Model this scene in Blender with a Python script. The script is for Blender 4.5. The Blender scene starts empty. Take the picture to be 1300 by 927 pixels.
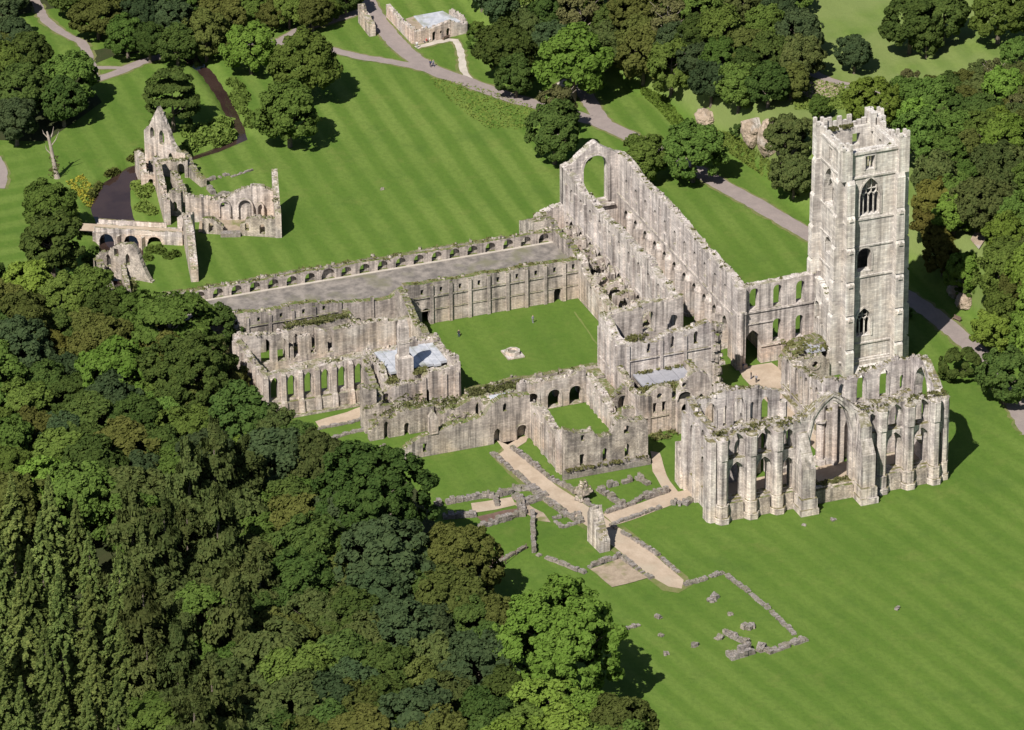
import bpy, bmesh, math, random
import numpy as np
from mathutils import Matrix, Vector

# ------------------------------------------------------------------ camera, sky, sun
SC = bpy.context.scene
COL = SC.collection
FPX = 6500.0; AZ = math.radians(159.6); PT = math.radians(26.45); RL = math.radians(0.45); PCX, PCY = 650.0, 419.0

def cam_axes(a, p, r):
    f = np.array([math.cos(a)*math.cos(p), math.sin(a)*math.cos(p), -math.sin(p)])
    ri = np.array([math.sin(a), -math.cos(a), 0.0]); d = np.cross(f, ri)
    c, s = math.cos(r), math.sin(r)
    return np.array([c*ri+s*d, -s*ri+c*d, f])
RM = cam_axes(AZ, PT, RL)
CAM = -985.0*RM[2]
cd = bpy.data.cameras.new('camera'); co = bpy.data.objects.new('camera', cd); COL.objects.link(co)
mw = Matrix.Identity(4)
for i in range(3):
    mw[i][0] = RM[0][i]; mw[i][1] = -RM[1][i]; mw[i][2] = -RM[2][i]; mw[i][3] = CAM[i]
co.matrix_world = mw
cd.sensor_width = 36; cd.lens = 36*FPX/1300; cd.shift_y = -(463.5-PCY)/1300; cd.clip_start = 1; cd.clip_end = 20000
SC.camera = co
sun_to = Vector((0.56, -0.65, 1.0)).normalized()
sl = bpy.data.lights.new('sun', 'SUN'); sl.energy = 5.0; sl.angle = math.radians(0.5); sl.color = (1.0, 0.95, 0.87)
so = bpy.data.objects.new('sun', sl); COL.objects.link(so); so.location = (0, 0, 300)
so.rotation_euler = (-sun_to).to_track_quat('-Z', 'Y').to_euler()
wd = bpy.data.worlds.new('World'); SC.world = wd; wd.use_nodes = True
wn = wd.node_tree.nodes; wn.clear()
wo = wn.new('ShaderNodeOutputWorld'); wb = wn.new('ShaderNodeBackground'); ws = wn.new('ShaderNodeTexSky')
ws.sky_type = 'NISHITA'; ws.sun_disc = False
ws.sun_elevation = math.asin(sun_to.z); ws.sun_rotation = math.atan2(sun_to.x, sun_to.y)
wb.inputs[1].default_value = 0.05
wd.node_tree.links.new(ws.outputs[0], wb.inputs[0]); wd.node_tree.links.new(wb.outputs[0], wo.inputs[0])
SC.view_settings.view_transform = 'Standard'; SC.view_settings.look = 'None'
SC.view_settings.exposure = 0.45; SC.view_settings.gamma = 1.0; SC.view_settings.use_curve_mapping = False
SC.cycles.max_bounces = 5; SC.cycles.diffuse_bounces = 1; SC.cycles.transparent_max_bounces = 4

# ------------------------------------------------------------------ terrain
RI = np.array([math.sin(AZ), -math.cos(AZ)]); FW = np.array([math.cos(AZ), math.sin(AZ)])
# measured plan (metres in the right / away frame): foot of the northern bank
FOOT_U = np.array([-60, -20, -8, -1, 7, 19, 33.5, 42, 50.4, 56.7, 70, 83.3, 90.8, 98, 200])
FOOT_V = np.array([330, 230, 157, 137, 124, 123, 103, 88, 74, 55, 37, 18, -2, -22, -250])
RIVER = [(-76, 150, 1.3), (-70, 137, 1.3), (-65, 127, 1.2), (-60.7, 113.5, 1.1), (-56.9, 97, 1.1), (-56, 91.9, 0.9), (-61.8, 86, 1.1), (-66.5, 82.2, 1.1), (-72.2, 81.5, 1.4), (-77.3, 77.7, 2),
         (-81.1, 68.9, 3.2), (-81.3, 59.8, 3.8), (-79.5, 51, 3.6), (-78, 43.7, 4), (-78, 31, 5), (-82, 17, 4), (-120, 0, 4)]

def smooth(t):
    t = np.clip(t, 0, 1); return t*t*(3-2*t)

def river_d(u, v):
    best = np.full(np.shape(u), 1e9)
    for (a, b, w0), (c, d, w1) in zip(RIVER[:-1], RIVER[1:]):
        du, dv = c-a, d-b
        t = np.clip(((u-a)*du+(v-b)*dv)/(du*du+dv*dv), 0, 1)
        dd = np.hypot(u-a-t*du, v-b-t*dv)-(w0+(w1-w0)*t)
        best = np.minimum(best, dd)
    return best

def height(x, y):
    x = np.asarray(x, float); y = np.asarray(y, float)
    u = x*RI[0]+y*RI[1]; v = x*FW[0]+y*FW[1]
    d = v-np.interp(u, FOOT_U, FOOT_V)
    z = 9.0*smooth(d/13.0)+0.05*np.clip(d-6, 0, 200)
    z = z+0.12*np.sin(x*0.09+1.3)*np.cos(y*0.07)*smooth((np.hypot(x-25, y-5)-75)/40)
    rd = river_d(u, v)
    return z-2.2*smooth((1.6-rd)/2.6)

def H(x, y): return float(height(x, y))

def at(px, py, z=None):
    """point of the place that the survey photograph shows at px, py: on the terrain (z=None: ground) or on the level z"""
    d = RM.T@np.array([(px-PCX)/FPX, (py-PCY)/FPX, 1.0])
    if z is not None:
        p = CAM+d*((z-CAM[2])/d[2]); return (float(p[0]), float(p[1]), z)
    t0 = (32-CAM[2])/d[2]; t1 = (-3-CAM[2])/d[2]
    ts = np.linspace(t0, t1, 220); P = CAM[None]+ts[:, None]*d[None]
    below = np.nonzero(P[:, 2] <= height(P[:, 0], P[:, 1]))[0]
    k = below[0] if len(below) else len(ts)-1
    return (float(P[k, 0]), float(P[k, 1]), float(height(P[k, 0], P[k, 1])))

# ------------------------------------------------------------------ node helpers and materials
def nt(name):
    m = bpy.data.materials.new(name); m.use_nodes = True; t = m.node_tree
    for n in list(t.nodes): t.nodes.remove(n)
    return m, t

class N:
    def __init__(s, t): s.t = t
    def n(s, kind, **kw):
        x = s.t.nodes.new(kind)
        for k, v in kw.items(): setattr(x, k, v)
        return x
    def l(s, a, b): s.t.links.new(a, b)
    def setin(s, sock, v):
        if hasattr(v, 'links') or hasattr(v, 'is_linked'): s.l(v, sock)
        else: sock.default_value = v
    def math(s, op, a, b=0.0, clamp=False):
        x = s.n('ShaderNodeMath', operation=op, use_clamp=clamp); s.setin(x.inputs[0], a); s.setin(x.inputs[1], b); return x.outputs[0]
    def noise(s, vec, scale, detail=3.0, rough=0.55):
        x = s.n('ShaderNodeTexNoise'); s.l(vec, x.inputs['Vector']); x.inputs['Scale'].default_value = scale
        x.inputs['Detail'].default_value = detail; x.inputs['Roughness'].default_value = rough; return x.outputs['Fac']
    def mapv(s, vec, scale, loc=(0, 0, 0), rot=(0, 0, 0)):
        x = s.n('ShaderNodeMapping'); s.l(vec, x.inputs['Vector']); x.inputs['Scale'].default_value = scale
        x.inputs['Location'].default_value = loc; x.inputs['Rotation'].default_value = rot; return x.outputs[0]
    def ramp(s, fac, lo, hi):
        x = s.n('ShaderNodeMapRange', clamp=True); s.l(fac, x.inputs[0]); x.inputs[1].default_value = lo; x.inputs[2].default_value = hi; return x.outputs[0]
    def mix(s, fac, a, b, mode='MIX'):
        x = s.n('ShaderNodeMix', data_type='RGBA', blend_type=mode); s.setin(x.inputs[0], fac)
        for k, v in ((6, a), (7, b)):
            if isinstance(v, tuple): x.inputs[k].default_value = (*v, 1)
            else: s.l(v, x.inputs[k])
        return x.outputs[2]
    def out(s, bsdf):
        o = s.n('ShaderNodeOutputMaterial'); s.l(bsdf, o.inputs[0])
    def principled(s, col, rough=0.9, bump=None, bstr=0.5, bdist=0.1, spec=0.2, metal=0.0):
        p = s.n('ShaderNodeBsdfPrincipled')
        if isinstance(col, tuple): p.inputs['Base Color'].default_value = (*col, 1)
        else: s.l(col, p.inputs['Base Color'])
        s.setin(p.inputs['Roughness'], rough); p.inputs['Specular IOR Level'].default_value = spec; p.inputs['Metallic'].default_value = metal
        if bump is not None:
            b = s.n('ShaderNodeBump'); b.inputs['Strength'].default_value = bstr; b.inputs['Distance'].default_value = bdist
            s.l(bump, b.inputs['Height']); s.l(b.outputs[0], p.inputs['Normal'])
        return p.outputs[0]

def stone(name, pale, grey, dark, warm, streak=0.55, warmz=7.0, warmamt=0.75, course=0.34, block=0.75, coursek=0.8, moss=0.6, rough=0.12, mossc=(0.10, 0.115, 0.03), fine_k=(0.74, 1.2)):
    m, t = nt(name); g = N(t)
    geo = g.n('ShaderNodeNewGeometry'); pos = geo.outputs['Position']
    sx = g.n('ShaderNodeSeparateXYZ'); g.l(pos, sx.inputs[0])
    sn = g.n('ShaderNodeSeparateXYZ'); g.l(geo.outputs['True Normal'], sn.inputs[0])
    st = g.noise(g.mapv(pos, (1.0, 1.0, 0.055)), 1.15, 5, 0.62)
    st2 = g.noise(g.mapv(pos, (1.0, 1.0, 0.09)), 0.45, 4, 0.6)
    bl = g.noise(pos, 0.33, 4, 0.6); fine = g.noise(pos, 2.6, 5, 0.7); wn_ = g.noise(pos, 0.17, 3, 0.6)
    col = g.mix(g.ramp(bl, 0.38, 0.62), pale, grey)
    wz = g.math('MULTIPLY', g.ramp(wn_, 0.38, 0.58), g.math('SUBTRACT', 1.15, g.math('DIVIDE', sx.outputs[2], warmz), True), True)
    col = g.mix(g.math('MULTIPLY', wz, warmamt, True), col, warm)
    sfac = g.math('MULTIPLY', g.math('ADD', g.math('MULTIPLY', g.math('MULTIPLY', g.ramp(st, 0.47, 0.63), g.ramp(g.noise(pos, 0.16, 3, 0.6), 0.28, 0.52)), 0.85), g.math('MULTIPLY', g.ramp(st2, 0.5, 0.74), 0.5)), streak, True)
    col = g.mix(sfac, col, dark)
    # pale lichen and lime wash
    col = g.mix(g.math('MULTIPLY', g.ramp(st, 0.44, 0.30), 0.55), col, tuple(min(1, c*1.3+0.03) for c in pale))
    bv = g.n('ShaderNodeCombineXYZ'); g.l(g.math('ADD', sx.outputs[0], sx.outputs[1]), bv.inputs[0]); g.l(sx.outputs[2], bv.inputs[1])
    bt = g.n('ShaderNodeTexBrick'); g.l(bv.outputs[0], bt.inputs['Vector']); bt.inputs['Scale'].default_value = 1.0
    bt.inputs['Brick Width'].default_value = block; bt.inputs['Row Height'].default_value = course
    bt.inputs['Mortar Size'].default_value = 0.03; bt.inputs['Color1'].default_value = (1.12, 1.1, 1.06, 1); bt.inputs['Color2'].default_value = (0.72, 0.71, 0.71, 1)
    bt.inputs['Mortar'].default_value = (0.74, 0.72, 0.70, 1); bt.inputs['Mortar Smooth'].default_value = 0.4; bt.inputs['Bias'].default_value = 0.0
    col = g.mix(coursek, col, bt.outputs['Color'], 'MULTIPLY')
    crs = g.noise(g.mapv(pos, (0.12, 0.12, 2.6)), 1.0, 3, 0.6)     # beds of stone of different tone
    col = g.mix(g.math('MULTIPLY', g.ramp(crs, 0.52, 0.66), 0.12), col, dark)
    col = g.mix(g.math('MULTIPLY', g.ramp(crs, 0.46, 0.36), 0.12), col, tuple(min(1, c*1.15) for c in pale))
    fm = g.n('ShaderNodeMix', data_type='RGBA', blend_type='MULTIPLY'); fm.inputs[0].default_value = 0.75
    fr = g.n('ShaderNodeMapRange'); g.l(fine, fr.inputs[0]); fr.inputs[1].default_value = 0.3; fr.inputs[2].default_value = 0.7; fr.inputs[3].default_value = fine_k[0]; fr.inputs[4].default_value = fine_k[1]
    cc = g.n('ShaderNodeCombineXYZ')
    for k in range(3): g.l(fr.outputs[0], cc.inputs[k])
    g.l(col, fm.inputs[6]); g.l(cc.outputs[0], fm.inputs[7]); col = fm.outputs[2]
    # weathered, moss-grown upward faces
    mz = g.math('MULTIPLY', g.ramp(sn.outputs[2], 0.35, 0.75), g.ramp(g.noise(pos, 0.55, 4, 0.65), 0.60-0.25*moss, 0.74-0.2*moss), True)
    top = g.mix(g.ramp(g.noise(pos, 1.7, 3), 0.4, 0.6), mossc, (0.17, 0.15, 0.08))
    grey_top = g.mix(g.ramp(fine, 0.35, 0.65), tuple(c*0.55 for c in grey), tuple(c*0.9 for c in pale))
    col = g.mix(g.ramp(sn.outputs[2], 0.4, 0.8), col, grey_top)
    col = g.mix(g.math('MULTIPLY', mz, moss, True), col, top)
    bh = g.math('ADD', g.math('MULTIPLY', fine, 1.0), g.math('MULTIPLY', bt.outputs['Fac'], -0.6))
    g.out(g.principled(col, 0.92, bh, 0.55, rough, 0.1))
    return m

M = {}
M['abbey'] = stone('abbey_stone', (0.69, 0.62, 0.575), (0.41, 0.36, 0.335), (0.095, 0.086, 0.083), (0.70, 0.55, 0.43), 0.8, 9, moss=0.85)
M['nave'] = stone('nave_stone', (0.72, 0.655, 0.62), (0.50, 0.445, 0.42), (0.14, 0.126, 0.124), (0.74, 0.57, 0.46), 0.85, 8, 0.8, moss=0.7)
M['tower'] = stone('tower_ashlar', (0.78, 0.74, 0.695), (0.55, 0.51, 0.48), (0.22, 0.20, 0.19), (0.62, 0.51, 0.39), 0.65, 60, 0.32, 0.42, 1.0, 0.9, 0.35, 0.05, fine_k=(0.80, 1.13))
M['chapel'] = stone('chapel_stone', (0.75, 0.69, 0.655), (0.44, 0.39, 0.38), (0.09, 0.082, 0.084), (0.79, 0.66, 0.53), 0.85, 10, 0.65, moss=1.0, mossc=(0.115, 0.108, 0.045))
M['range'] = stone('range_stone', (0.59, 0.52, 0.47), (0.35, 0.31, 0.285), (0.09, 0.083, 0.08), (0.60, 0.49, 0.39), 0.85, 5, 0.9, moss=1.3, mossc=(0.085, 0.125, 0.028))
M['rubble'] = stone('rubble_stone', (0.66, 0.59, 0.525), (0.31, 0.275, 0.252), (0.075, 0.07, 0.068), (0.58, 0.48, 0.37), 0.7, 6, 0.55, 0.28, 0.45, 1.0, 1.1, 0.3, (0.095, 0.125, 0.032), (0.60, 1.3))
M['low'] = stone('low_stone', (0.38, 0.342, 0.32), (0.215, 0.194, 0.184), (0.09, 0.082, 0.08), (0.34, 0.28, 0.22), 0.6, 3, 0.4, 0.3, 0.5, 0.7, 0.6, 0.3, (0.10, 0.105, 0.04))

def plain(name, c1, c2, scale=1.0, rough=0.9, bstr=0.4, bdist=0.05, metal=0, lo=0.38, hi=0.62, spec=0.2, c3=None):
    m, t = nt(name); g = N(t); tc = g.n('ShaderNodeNewGeometry').outputs['Position']
    n1 = g.noise(tc, scale, 5, 0.65); n2 = g.noise(tc, scale*7, 4, 0.7)
    col = g.mix(g.ramp(n1, lo, hi), c1, c2)
    if c3: col = g.mix(g.ramp(g.noise(tc, scale*0.35, 3, 0.5), 0.52, 0.66), col, c3)
    col = g.mix(g.math('MULTIPLY', g.ramp(n2, 0.35, 0.7), 0.35), col, tuple(c*0.6 for c in c1))
    g.out(g.principled(col, rough, n2, bstr, bdist, spec, metal)); return m
M['gravel_roof'] = plain('gravel_roof', (0.27, 0.24, 0.215), (0.13, 0.118, 0.11), 0.45, 0.95, 0.6, 0.08, c3=(0.16, 0.155, 0.10))
M['lead'] = plain('lead_sheet', (0.60, 0.61, 0.65), (0.42, 0.44, 0.49), 0.9, 0.55, 0.2, 0.03, 0.2, spec=0.4, c3=(0.33, 0.34, 0.30))
M['felt'] = plain('grey_felt', (0.33, 0.33, 0.36), (0.25, 0.25, 0.28), 0.35, 0.85, 0.2, 0.02)
M['tarmac'] = plain('path_tarmac', (0.275, 0.23, 0.215), (0.235, 0.198, 0.187), 0.4, 0.95, 0.3, 0.02)
M['verge'] = plain('worn_verge', (0.125, 0.150, 0.042), (0.175, 0.168, 0.075), 0.7, 0.95, 0.5, 0.04, c3=(0.075, 0.122, 0.022))
M['pale_path'] = plain('pale_gravel', (0.50, 0.45, 0.40), (0.40, 0.36, 0.31), 0.6, 0.95, 0.4, 0.03)
M['dirt'] = plain('sandy_path', (0.44, 0.355, 0.275), (0.35, 0.275, 0.205), 0.35, 0.97, 0.5, 0.04, c3=(0.385, 0.325, 0.25))
M['bare'] = plain('bare_soil', (0.27, 0.215, 0.16), (0.36, 0.29, 0.22), 0.8, 0.97, 0.6, 0.06, c3=(0.16, 0.17, 0.06))
M['mud'] = plain('wet_mud', (0.13, 0.08, 0.065), (0.17, 0.115, 0.09), 0.6, 0.5, 0.2, 0.03)
M['cliff'] = plain('cliff_rock', (0.50, 0.40, 0.31), (0.33, 0.255, 0.19), 0.7, 0.9, 1.0, 0.35, c3=(0.46, 0.42, 0.38))
M['bark'] = plain('bark', (0.12, 0.095, 0.075), (0.19, 0.16, 0.13), 1.5, 0.95, 0.8, 0.06)
M['deadwood'] = plain('dead_wood', (0.42, 0.36, 0.31), (0.30, 0.25, 0.21), 1.2, 0.9, 0.8, 0.06)
M['wood'] = plain('bench_wood', (0.14, 0.10, 0.08), (0.2, 0.14, 0.11), 3, 0.8, 0.3, 0.01)
M['dark'] = plain('painted_shade', (0.03, 0.028, 0.026), (0.04, 0.037, 0.034), 1, 0.95)  # near-black colour standing in for shade inside arches

def grass_mat():
    m, t = nt('mown_grass'); g = N(t); pos = g.n('ShaderNodeNewGeometry').outputs['Position']
    s = g.n('ShaderNodeSeparateXYZ'); g.l(pos, s.inputs[0]); X, Y = s.outputs[0], s.outputs[1]
    wob = g.noise(pos, 0.03, 2)
    def stripes(a, w):
        q = g.math('ADD', g.math('MULTIPLY', X, -math.sin(a)*2*math.pi/w), g.math('MULTIPLY', Y, math.cos(a)*2*math.pi/w))
        q = g.math('ADD', q, g.math('MULTIPLY', wob, 3.0))
        sn = g.math('SINE', q, 0.0); return g.ramp(sn, -0.55, 0.55)
    s1 = stripes(math.radians(-3), 5.6); s2 = stripes(math.radians(10), 5.0); s3 = stripes(math.radians(92), 6.0)
    mk = g.ramp(X, 55, 70); ml = g.ramp(Y, -55, -75)
    st = g.n('ShaderNodeMix'); g.l(mk, st.inputs[0]); g.l(s1, st.inputs[2]); g.l(s2, st.inputs[3])
    st2 = g.n('ShaderNodeMix'); g.l(ml, st2.inputs[0]); g.l(st.outputs[0], st2.inputs[2]); g.l(s3, st2.inputs[3])
    inner = g.math('MULTIPLY', g.math('MULTIPLY', g.ramp(X, -30, -24), g.ramp(X, 90, 84)), g.math('MULTIPLY', g.ramp(Y, -60, -54), g.ramp(Y, 70, 50)))
    amt = g.math('MULTIPLY', g.ramp(g.noise(pos, 0.022, 3), 0.25, 0.6), g.math('SUBTRACT', 0.95, g.math('ADD', g.math('MULTIPLY', inner, 0.65), g.math('MULTIPLY', mk, 0.42)), True))
    f = g.math('MULTIPLY', st2.outputs[0], amt)
    base = g.mix(g.ramp(g.noise(pos, 0.045, 4, 0.6), 0.3, 0.7), (0.068, 0.130, 0.019), (0.095, 0.160, 0.026))
    col = g.mix(f, base, (0.138, 0.200, 0.043))
    dry = g.math('MULTIPLY', g.ramp(g.noise(pos, 0.13, 6, 0.72), 0.55, 0.76), 0.6)
    col = g.mix(dry, col, (0.155, 0.178, 0.048))
    lush = g.math('MULTIPLY', g.ramp(g.noise(g.mapv(pos, (1, 1, 1), (40, 13, 0)), 0.09, 5, 0.7), 0.54, 0.70), 0.55)
    col = g.mix(lush, col, (0.056, 0.108, 0.020))
    mott = g.ramp(g.noise(pos, 0.42, 4, 0.7), 0.35, 0.7)
    col = g.mix(g.math('MULTIPLY', mott, 0.28), col, (0.118, 0.166, 0.032))
    clump = g.ramp(g.noise(pos, 0.9, 5, 0.7), 0.40, 0.68)
    col = g.mix(g.math('MULTIPLY', clump, 0.40), col, (0.054, 0.096, 0.017))
    # strips of pasture on the northern bank are drier and paler
    far = g.math('MULTIPLY', g.ramp(s.outputs[2], 0.6, 3.0), g.ramp(g.noise(pos, 0.06, 4), 0.25, 0.55))
    col = g.mix(g.math('MULTIPLY', far, 0.75), col, (0.165, 0.200, 0.070))
    fn = g.noise(pos, 5.0, 4, 0.75)
    g.out(g.principled(col, 0.95, g.math('ADD', fn, g.math('MULTIPLY', clump, 0.6)), 0.7, 0.12, 0.1))
    return m
M['grass'] = grass_mat()
M['meadow'] = plain('rough_meadow', (0.085, 0.14, 0.02), (0.11, 0.17, 0.028), 0.5, 0.95, 0.9, 0.15, c3=(0.17, 0.17, 0.03))
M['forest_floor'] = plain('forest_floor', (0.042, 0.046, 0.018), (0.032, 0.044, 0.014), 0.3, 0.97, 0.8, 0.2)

def water_mat():
    m, t = nt('river_water'); g = N(t); pos = g.n('ShaderNodeNewGeometry').outputs['Position']
    col = g.mix(g.ramp(g.noise(pos, 0.2, 3), 0.4, 0.6), (0.030, 0.018, 0.016), (0.042, 0.026, 0.022))
    g.out(g.principled(col, 0.04, g.noise(pos, 1.1, 3), 0.25, 0.05, 0.6)); return m
M['water'] = water_mat()

def leaf_mat(name, c1, c2, c3, sc=0.5):
    m, t = nt(name); g = N(t)
    geo = g.n('ShaderNodeNewGeometry'); oi = g.n('ShaderNodeObjectInfo')
    n1 = g.noise(geo.outputs['Position'], sc, 3, 0.6)
    col = g.mix(g.ramp(n1, 0.36, 0.64), c1, c2)
    col = g.mix(g.math('MULTIPLY', g.ramp(g.noise(geo.outputs['Position'], 2.6, 2), 0.5, 0.7), 0.55), col, c3)
    hs = g.n('ShaderNodeHueSaturation'); g.l(col, hs.inputs['Color'])
    hs.inputs['Saturation'].default_value = 0.95
    g.l(g.math('ADD', 0.485, g.math('MULTIPLY', oi.outputs['Random'], 0.03)), hs.inputs['Hue'])
    r2 = g.math('FRACT', g.math('MULTIPLY', oi.outputs['Random'], 7.31))
    g.l(g.math('ADD', 0.8, g.math('MULTIPLY', r2, 0.45)), hs.inputs['Value'])
    d = g.n('ShaderNodeBsdfDiffuse'); g.l(hs.outputs[0], d.inputs[0])
    tr = g.n('ShaderNodeBsdfTranslucent'); g.l(hs.outputs[0], tr.inputs[0])
    mx = g.n('ShaderNodeMixShader'); mx.inputs[0].default_value = 0.28; g.l(d.outputs[0], mx.inputs[1]); g.l(tr.outputs[0], mx.inputs[2])
    g.out(mx.outputs[0]); return m
LEAF = {
 'dark': leaf_mat('leaf_dark', (0.046, 0.078, 0.017), (0.063, 0.098, 0.020), (0.090, 0.120, 0.027)),
 'mid': leaf_mat('leaf_mid', (0.069, 0.114, 0.019), (0.094, 0.144, 0.025), (0.124, 0.173, 0.034)),
 'bright': leaf_mat('leaf_bright', (0.103, 0.168, 0.019), (0.130, 0.200, 0.028), (0.168, 0.227, 0.038)),
 'olive': leaf_mat('leaf_olive', (0.074, 0.088, 0.019), (0.096, 0.109, 0.025), (0.116, 0.120, 0.032)),
 'blue': leaf_mat('leaf_blue', (0.040, 0.064, 0.026), (0.052, 0.077, 0.029), (0.070, 0.094, 0.039)),
 'russet': leaf_mat('leaf_russet', (0.103, 0.096, 0.020), (0.118, 0.110, 0.022), (0.092, 0.101, 0.022)),
 'spruce': leaf_mat('leaf_spruce', (0.073, 0.110, 0.027), (0.122, 0.163, 0.040), (0.250, 0.288, 0.077), 1.125),
 'larch': leaf_mat('leaf_larch', (0.060, 0.084, 0.023), (0.080, 0.100, 0.027), (0.104, 0.116, 0.040), 0.7),
 'thin': leaf_mat('leaf_thin', (0.105, 0.110, 0.040), (0.130, 0.130, 0.050), (0.105, 0.125, 0.036), 0.7),
 'tuft': leaf_mat('wall_plant_green', (0.115, 0.125, 0.040), (0.15, 0.150, 0.055), (0.18, 0.155, 0.08)),
 'reed': leaf_mat('reed_green', (0.12, 0.17, 0.028), (0.15, 0.20, 0.035), (0.18, 0.21, 0.045)),
 'flower': leaf_mat('yellow_flower', (0.28, 0.25, 0.02), (0.14, 0.19, 0.03), (0.45, 0.36, 0.02), 1.2),
}

# ------------------------------------------------------------------ object helpers
def tag(o, label=None, cat=None, group=None, kind=None):
    if label: o['label'] = label
    if cat: o['category'] = cat
    if group: o['group'] = group
    if kind: o['kind'] = kind
    return o

def thing(name, label, cat, loc=(0, 0, 0), group=None):
    o = bpy.data.objects.new(name, None); COL.objects.link(o); o.location = loc; o.empty_display_size = 1
    return tag(o, label, cat, group)

class MB:
    def __init__(s): s.v = []; s.f = []; s.cuts = []
    def cut(s):
        if s.f and (not s.cuts or s.cuts[-1] != (len(s.v), len(s.f))): s.cuts.append((len(s.v), len(s.f)))
    def quad(s, a, b, c, d):
        n = len(s.v); s.v += [a, b, c, d]; s.f.append((n, n+1, n+2, n+3))
    def tri(s, a, b, c):
        n = len(s.v); s.v += [a, b, c]; s.f.append((n, n+1, n+2))
    def hexa(s, p):            # 8 points: bottom ring 0-3 counter-clockwise, top ring 4-7
        n = len(s.v); s.v += [tuple(q) for q in p]
        for f in ((3, 2, 1, 0), (4, 5, 6, 7), (0, 1, 5, 4), (1, 2, 6, 5), (2, 3, 7, 6), (3, 0, 4, 7)): s.f.append(tuple(n+i for i in f))
    def box(s, x0, x1, y0, y1, z0, z1):
        s.hexa([(x0, y0, z0), (x1, y0, z0), (x1, y1, z0), (x0, y1, z0), (x0, y0, z1), (x1, y0, z1), (x1, y1, z1), (x0, y1, z1)])
    def taper(s, x0, x1, y0, y1, z0, z1, X0, X1, Y0, Y1):
        s.hexa([(x0, y0, z0), (x1, y0, z0), (x1, y1, z0), (x0, y1, z0), (X0, Y0, z1), (X1, Y0, z1), (X1, Y1, z1), (X0, Y1, z1)])
    def jbox(s, c, sx, sy, sz, rng, a=None, j=0.22, k=0.85):
        a = rng.uniform(0, 6.28) if a is None else a; ca, sa = math.cos(a), math.sin(a); p = []
        for z in (0, 1):
            for (ux, uy) in ((-1, -1), (1, -1), (1, 1), (-1, 1)):
                x = ux*sx/2*(1+rng.uniform(-j, j)); y = uy*sy/2*(1+rng.uniform(-j, j))
                if z: x *= k; y *= k
                p.append((c[0]+x*ca-y*sa, c[1]+x*sa+y*ca, c[2]+z*sz*(1+rng.uniform(-j, j))-(0 if z else 0.1)))
        s.hexa(p)
    def prism(s, pts, z0, z1, k=1.0, cap=True):   # polygon counter-clockwise; k scales the top about its centre
        n = len(s.v); m = len(pts); cx = sum(p[0] for p in pts)/m; cy = sum(p[1] for p in pts)/m
        s.v += [(p[0], p[1], z0) for p in pts]+[(cx+(p[0]-cx)*k, cy+(p[1]-cy)*k, z1) for p in pts]
        for i in range(m): s.f.append((n+i, n+(i+1) % m, n+m+(i+1) % m, n+m+i))
        if cap: s.f.append(tuple(n+m+i for i in range(m)))
    def ngon(s, x, y, r, z0, z1, m=8, k=1.0, rot=0.39):
        s.prism([(x+r*math.cos(rot+i*2*math.pi/m), y+r*math.sin(rot+i*2*math.pi/m)) for i in range(m)], z0, z1, k)
    def tube(s, pts, radii, m=6):
        n0 = len(s.v)
        for i, p in enumerate(pts):
            p = Vector(p); d = (Vector(pts[min(i+1, len(pts)-1)])-Vector(pts[max(i-1, 0)])).normalized()
            a = d.orthogonal().normalized(); b = d.cross(a)
            for k in range(m):
                t = 2*math.pi*k/m; q = p+(a*math.cos(t)+b*math.sin(t))*radii[i]; s.v.append(tuple(q))
        for i in range(len(pts)-1):
            for k in range(m):
                s.f.append((n0+i*m+k, n0+i*m+(k+1) % m, n0+(i+1)*m+(k+1) % m, n0+(i+1)*m+k))
        s.f.append(tuple(n0+(len(pts)-1)*m+k for k in range(m)))
    def tuft(s, c, r, h, rng, n=14):
        for _ in range(n):
            a = rng.uniform(0, 6.28); d = r*math.sqrt(rng.random()); x = c[0]+d*math.cos(a); y = c[1]+d*math.sin(a)
            z = c[2]+rng.uniform(0, h); w = rng.uniform(0.10, 0.22); b = rng.uniform(0, 6.28); e = rng.uniform(-0.3, 0.9)
            dx, dy = w*math.cos(b), w*math.sin(b)
            s.quad((x-dx, y-dy, z-0.12), (x+dx, y+dy, z-0.12), (x+dx-dy*e, y+dy+dx*e, z+w*0.8), (x-dx-dy*e, y-dy+dx*e, z+w*0.8))
    def build(s, name, mat, parent=None, **kw):
        if s.cuts:      # every piece between two cuts becomes a part of its own
            ends = [c for c in s.cuts if c != (len(s.v), len(s.f))]+[(len(s.v), len(s.f))]; v0 = f0 = 0; o = None
            for v1, f1 in ends:
                q = MB(); q.v = s.v[v0:v1]; q.f = [tuple(i-v0 for i in f) for f in s.f[f0:f1]]; o = q.build(name, mat, parent, **kw); v0, f0 = v1, f1
            return o
        me = bpy.data.meshes.new(name); me.from_pydata(s.v, [], s.f)
        for mm in (mat if isinstance(mat, (list, tuple)) else [mat]): me.materials.append(mm)
        me.update()
        o = bpy.data.objects.new(name, me); COL.objects.link(o)
        if parent is not None:
            o.parent = parent; pm = parent.matrix_world if parent.parent else Matrix.Translation(parent.location)
            o.matrix_parent_inverse = pm.inverted()
        tag(o, **kw); return o

# openings: (shape, centre, width, sill, spring)  p pointed, r round, f flat, o circle (spring = centre height, sill unused)
def op_hi(o, c, u):
    k, w = o[0], o[2]/2; du = min(abs(u-c), w)
    if k == 'p': return o[4]+math.sqrt(max(0, (2*w)**2-(w+du)**2))
    if k == 'r': return o[4]+math.sqrt(max(0, w*w-du*du))
    if k == 'o': return o[4]+math.sqrt(max(0, w*w-du*du))
    return o[4]
def op_lo(o, c, u):
    if o[0] == 'o': w = o[2]/2; return o[4]-math.sqrt(max(0, w*w-min(abs(u-c), w)**2))
    return o[3]

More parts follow.
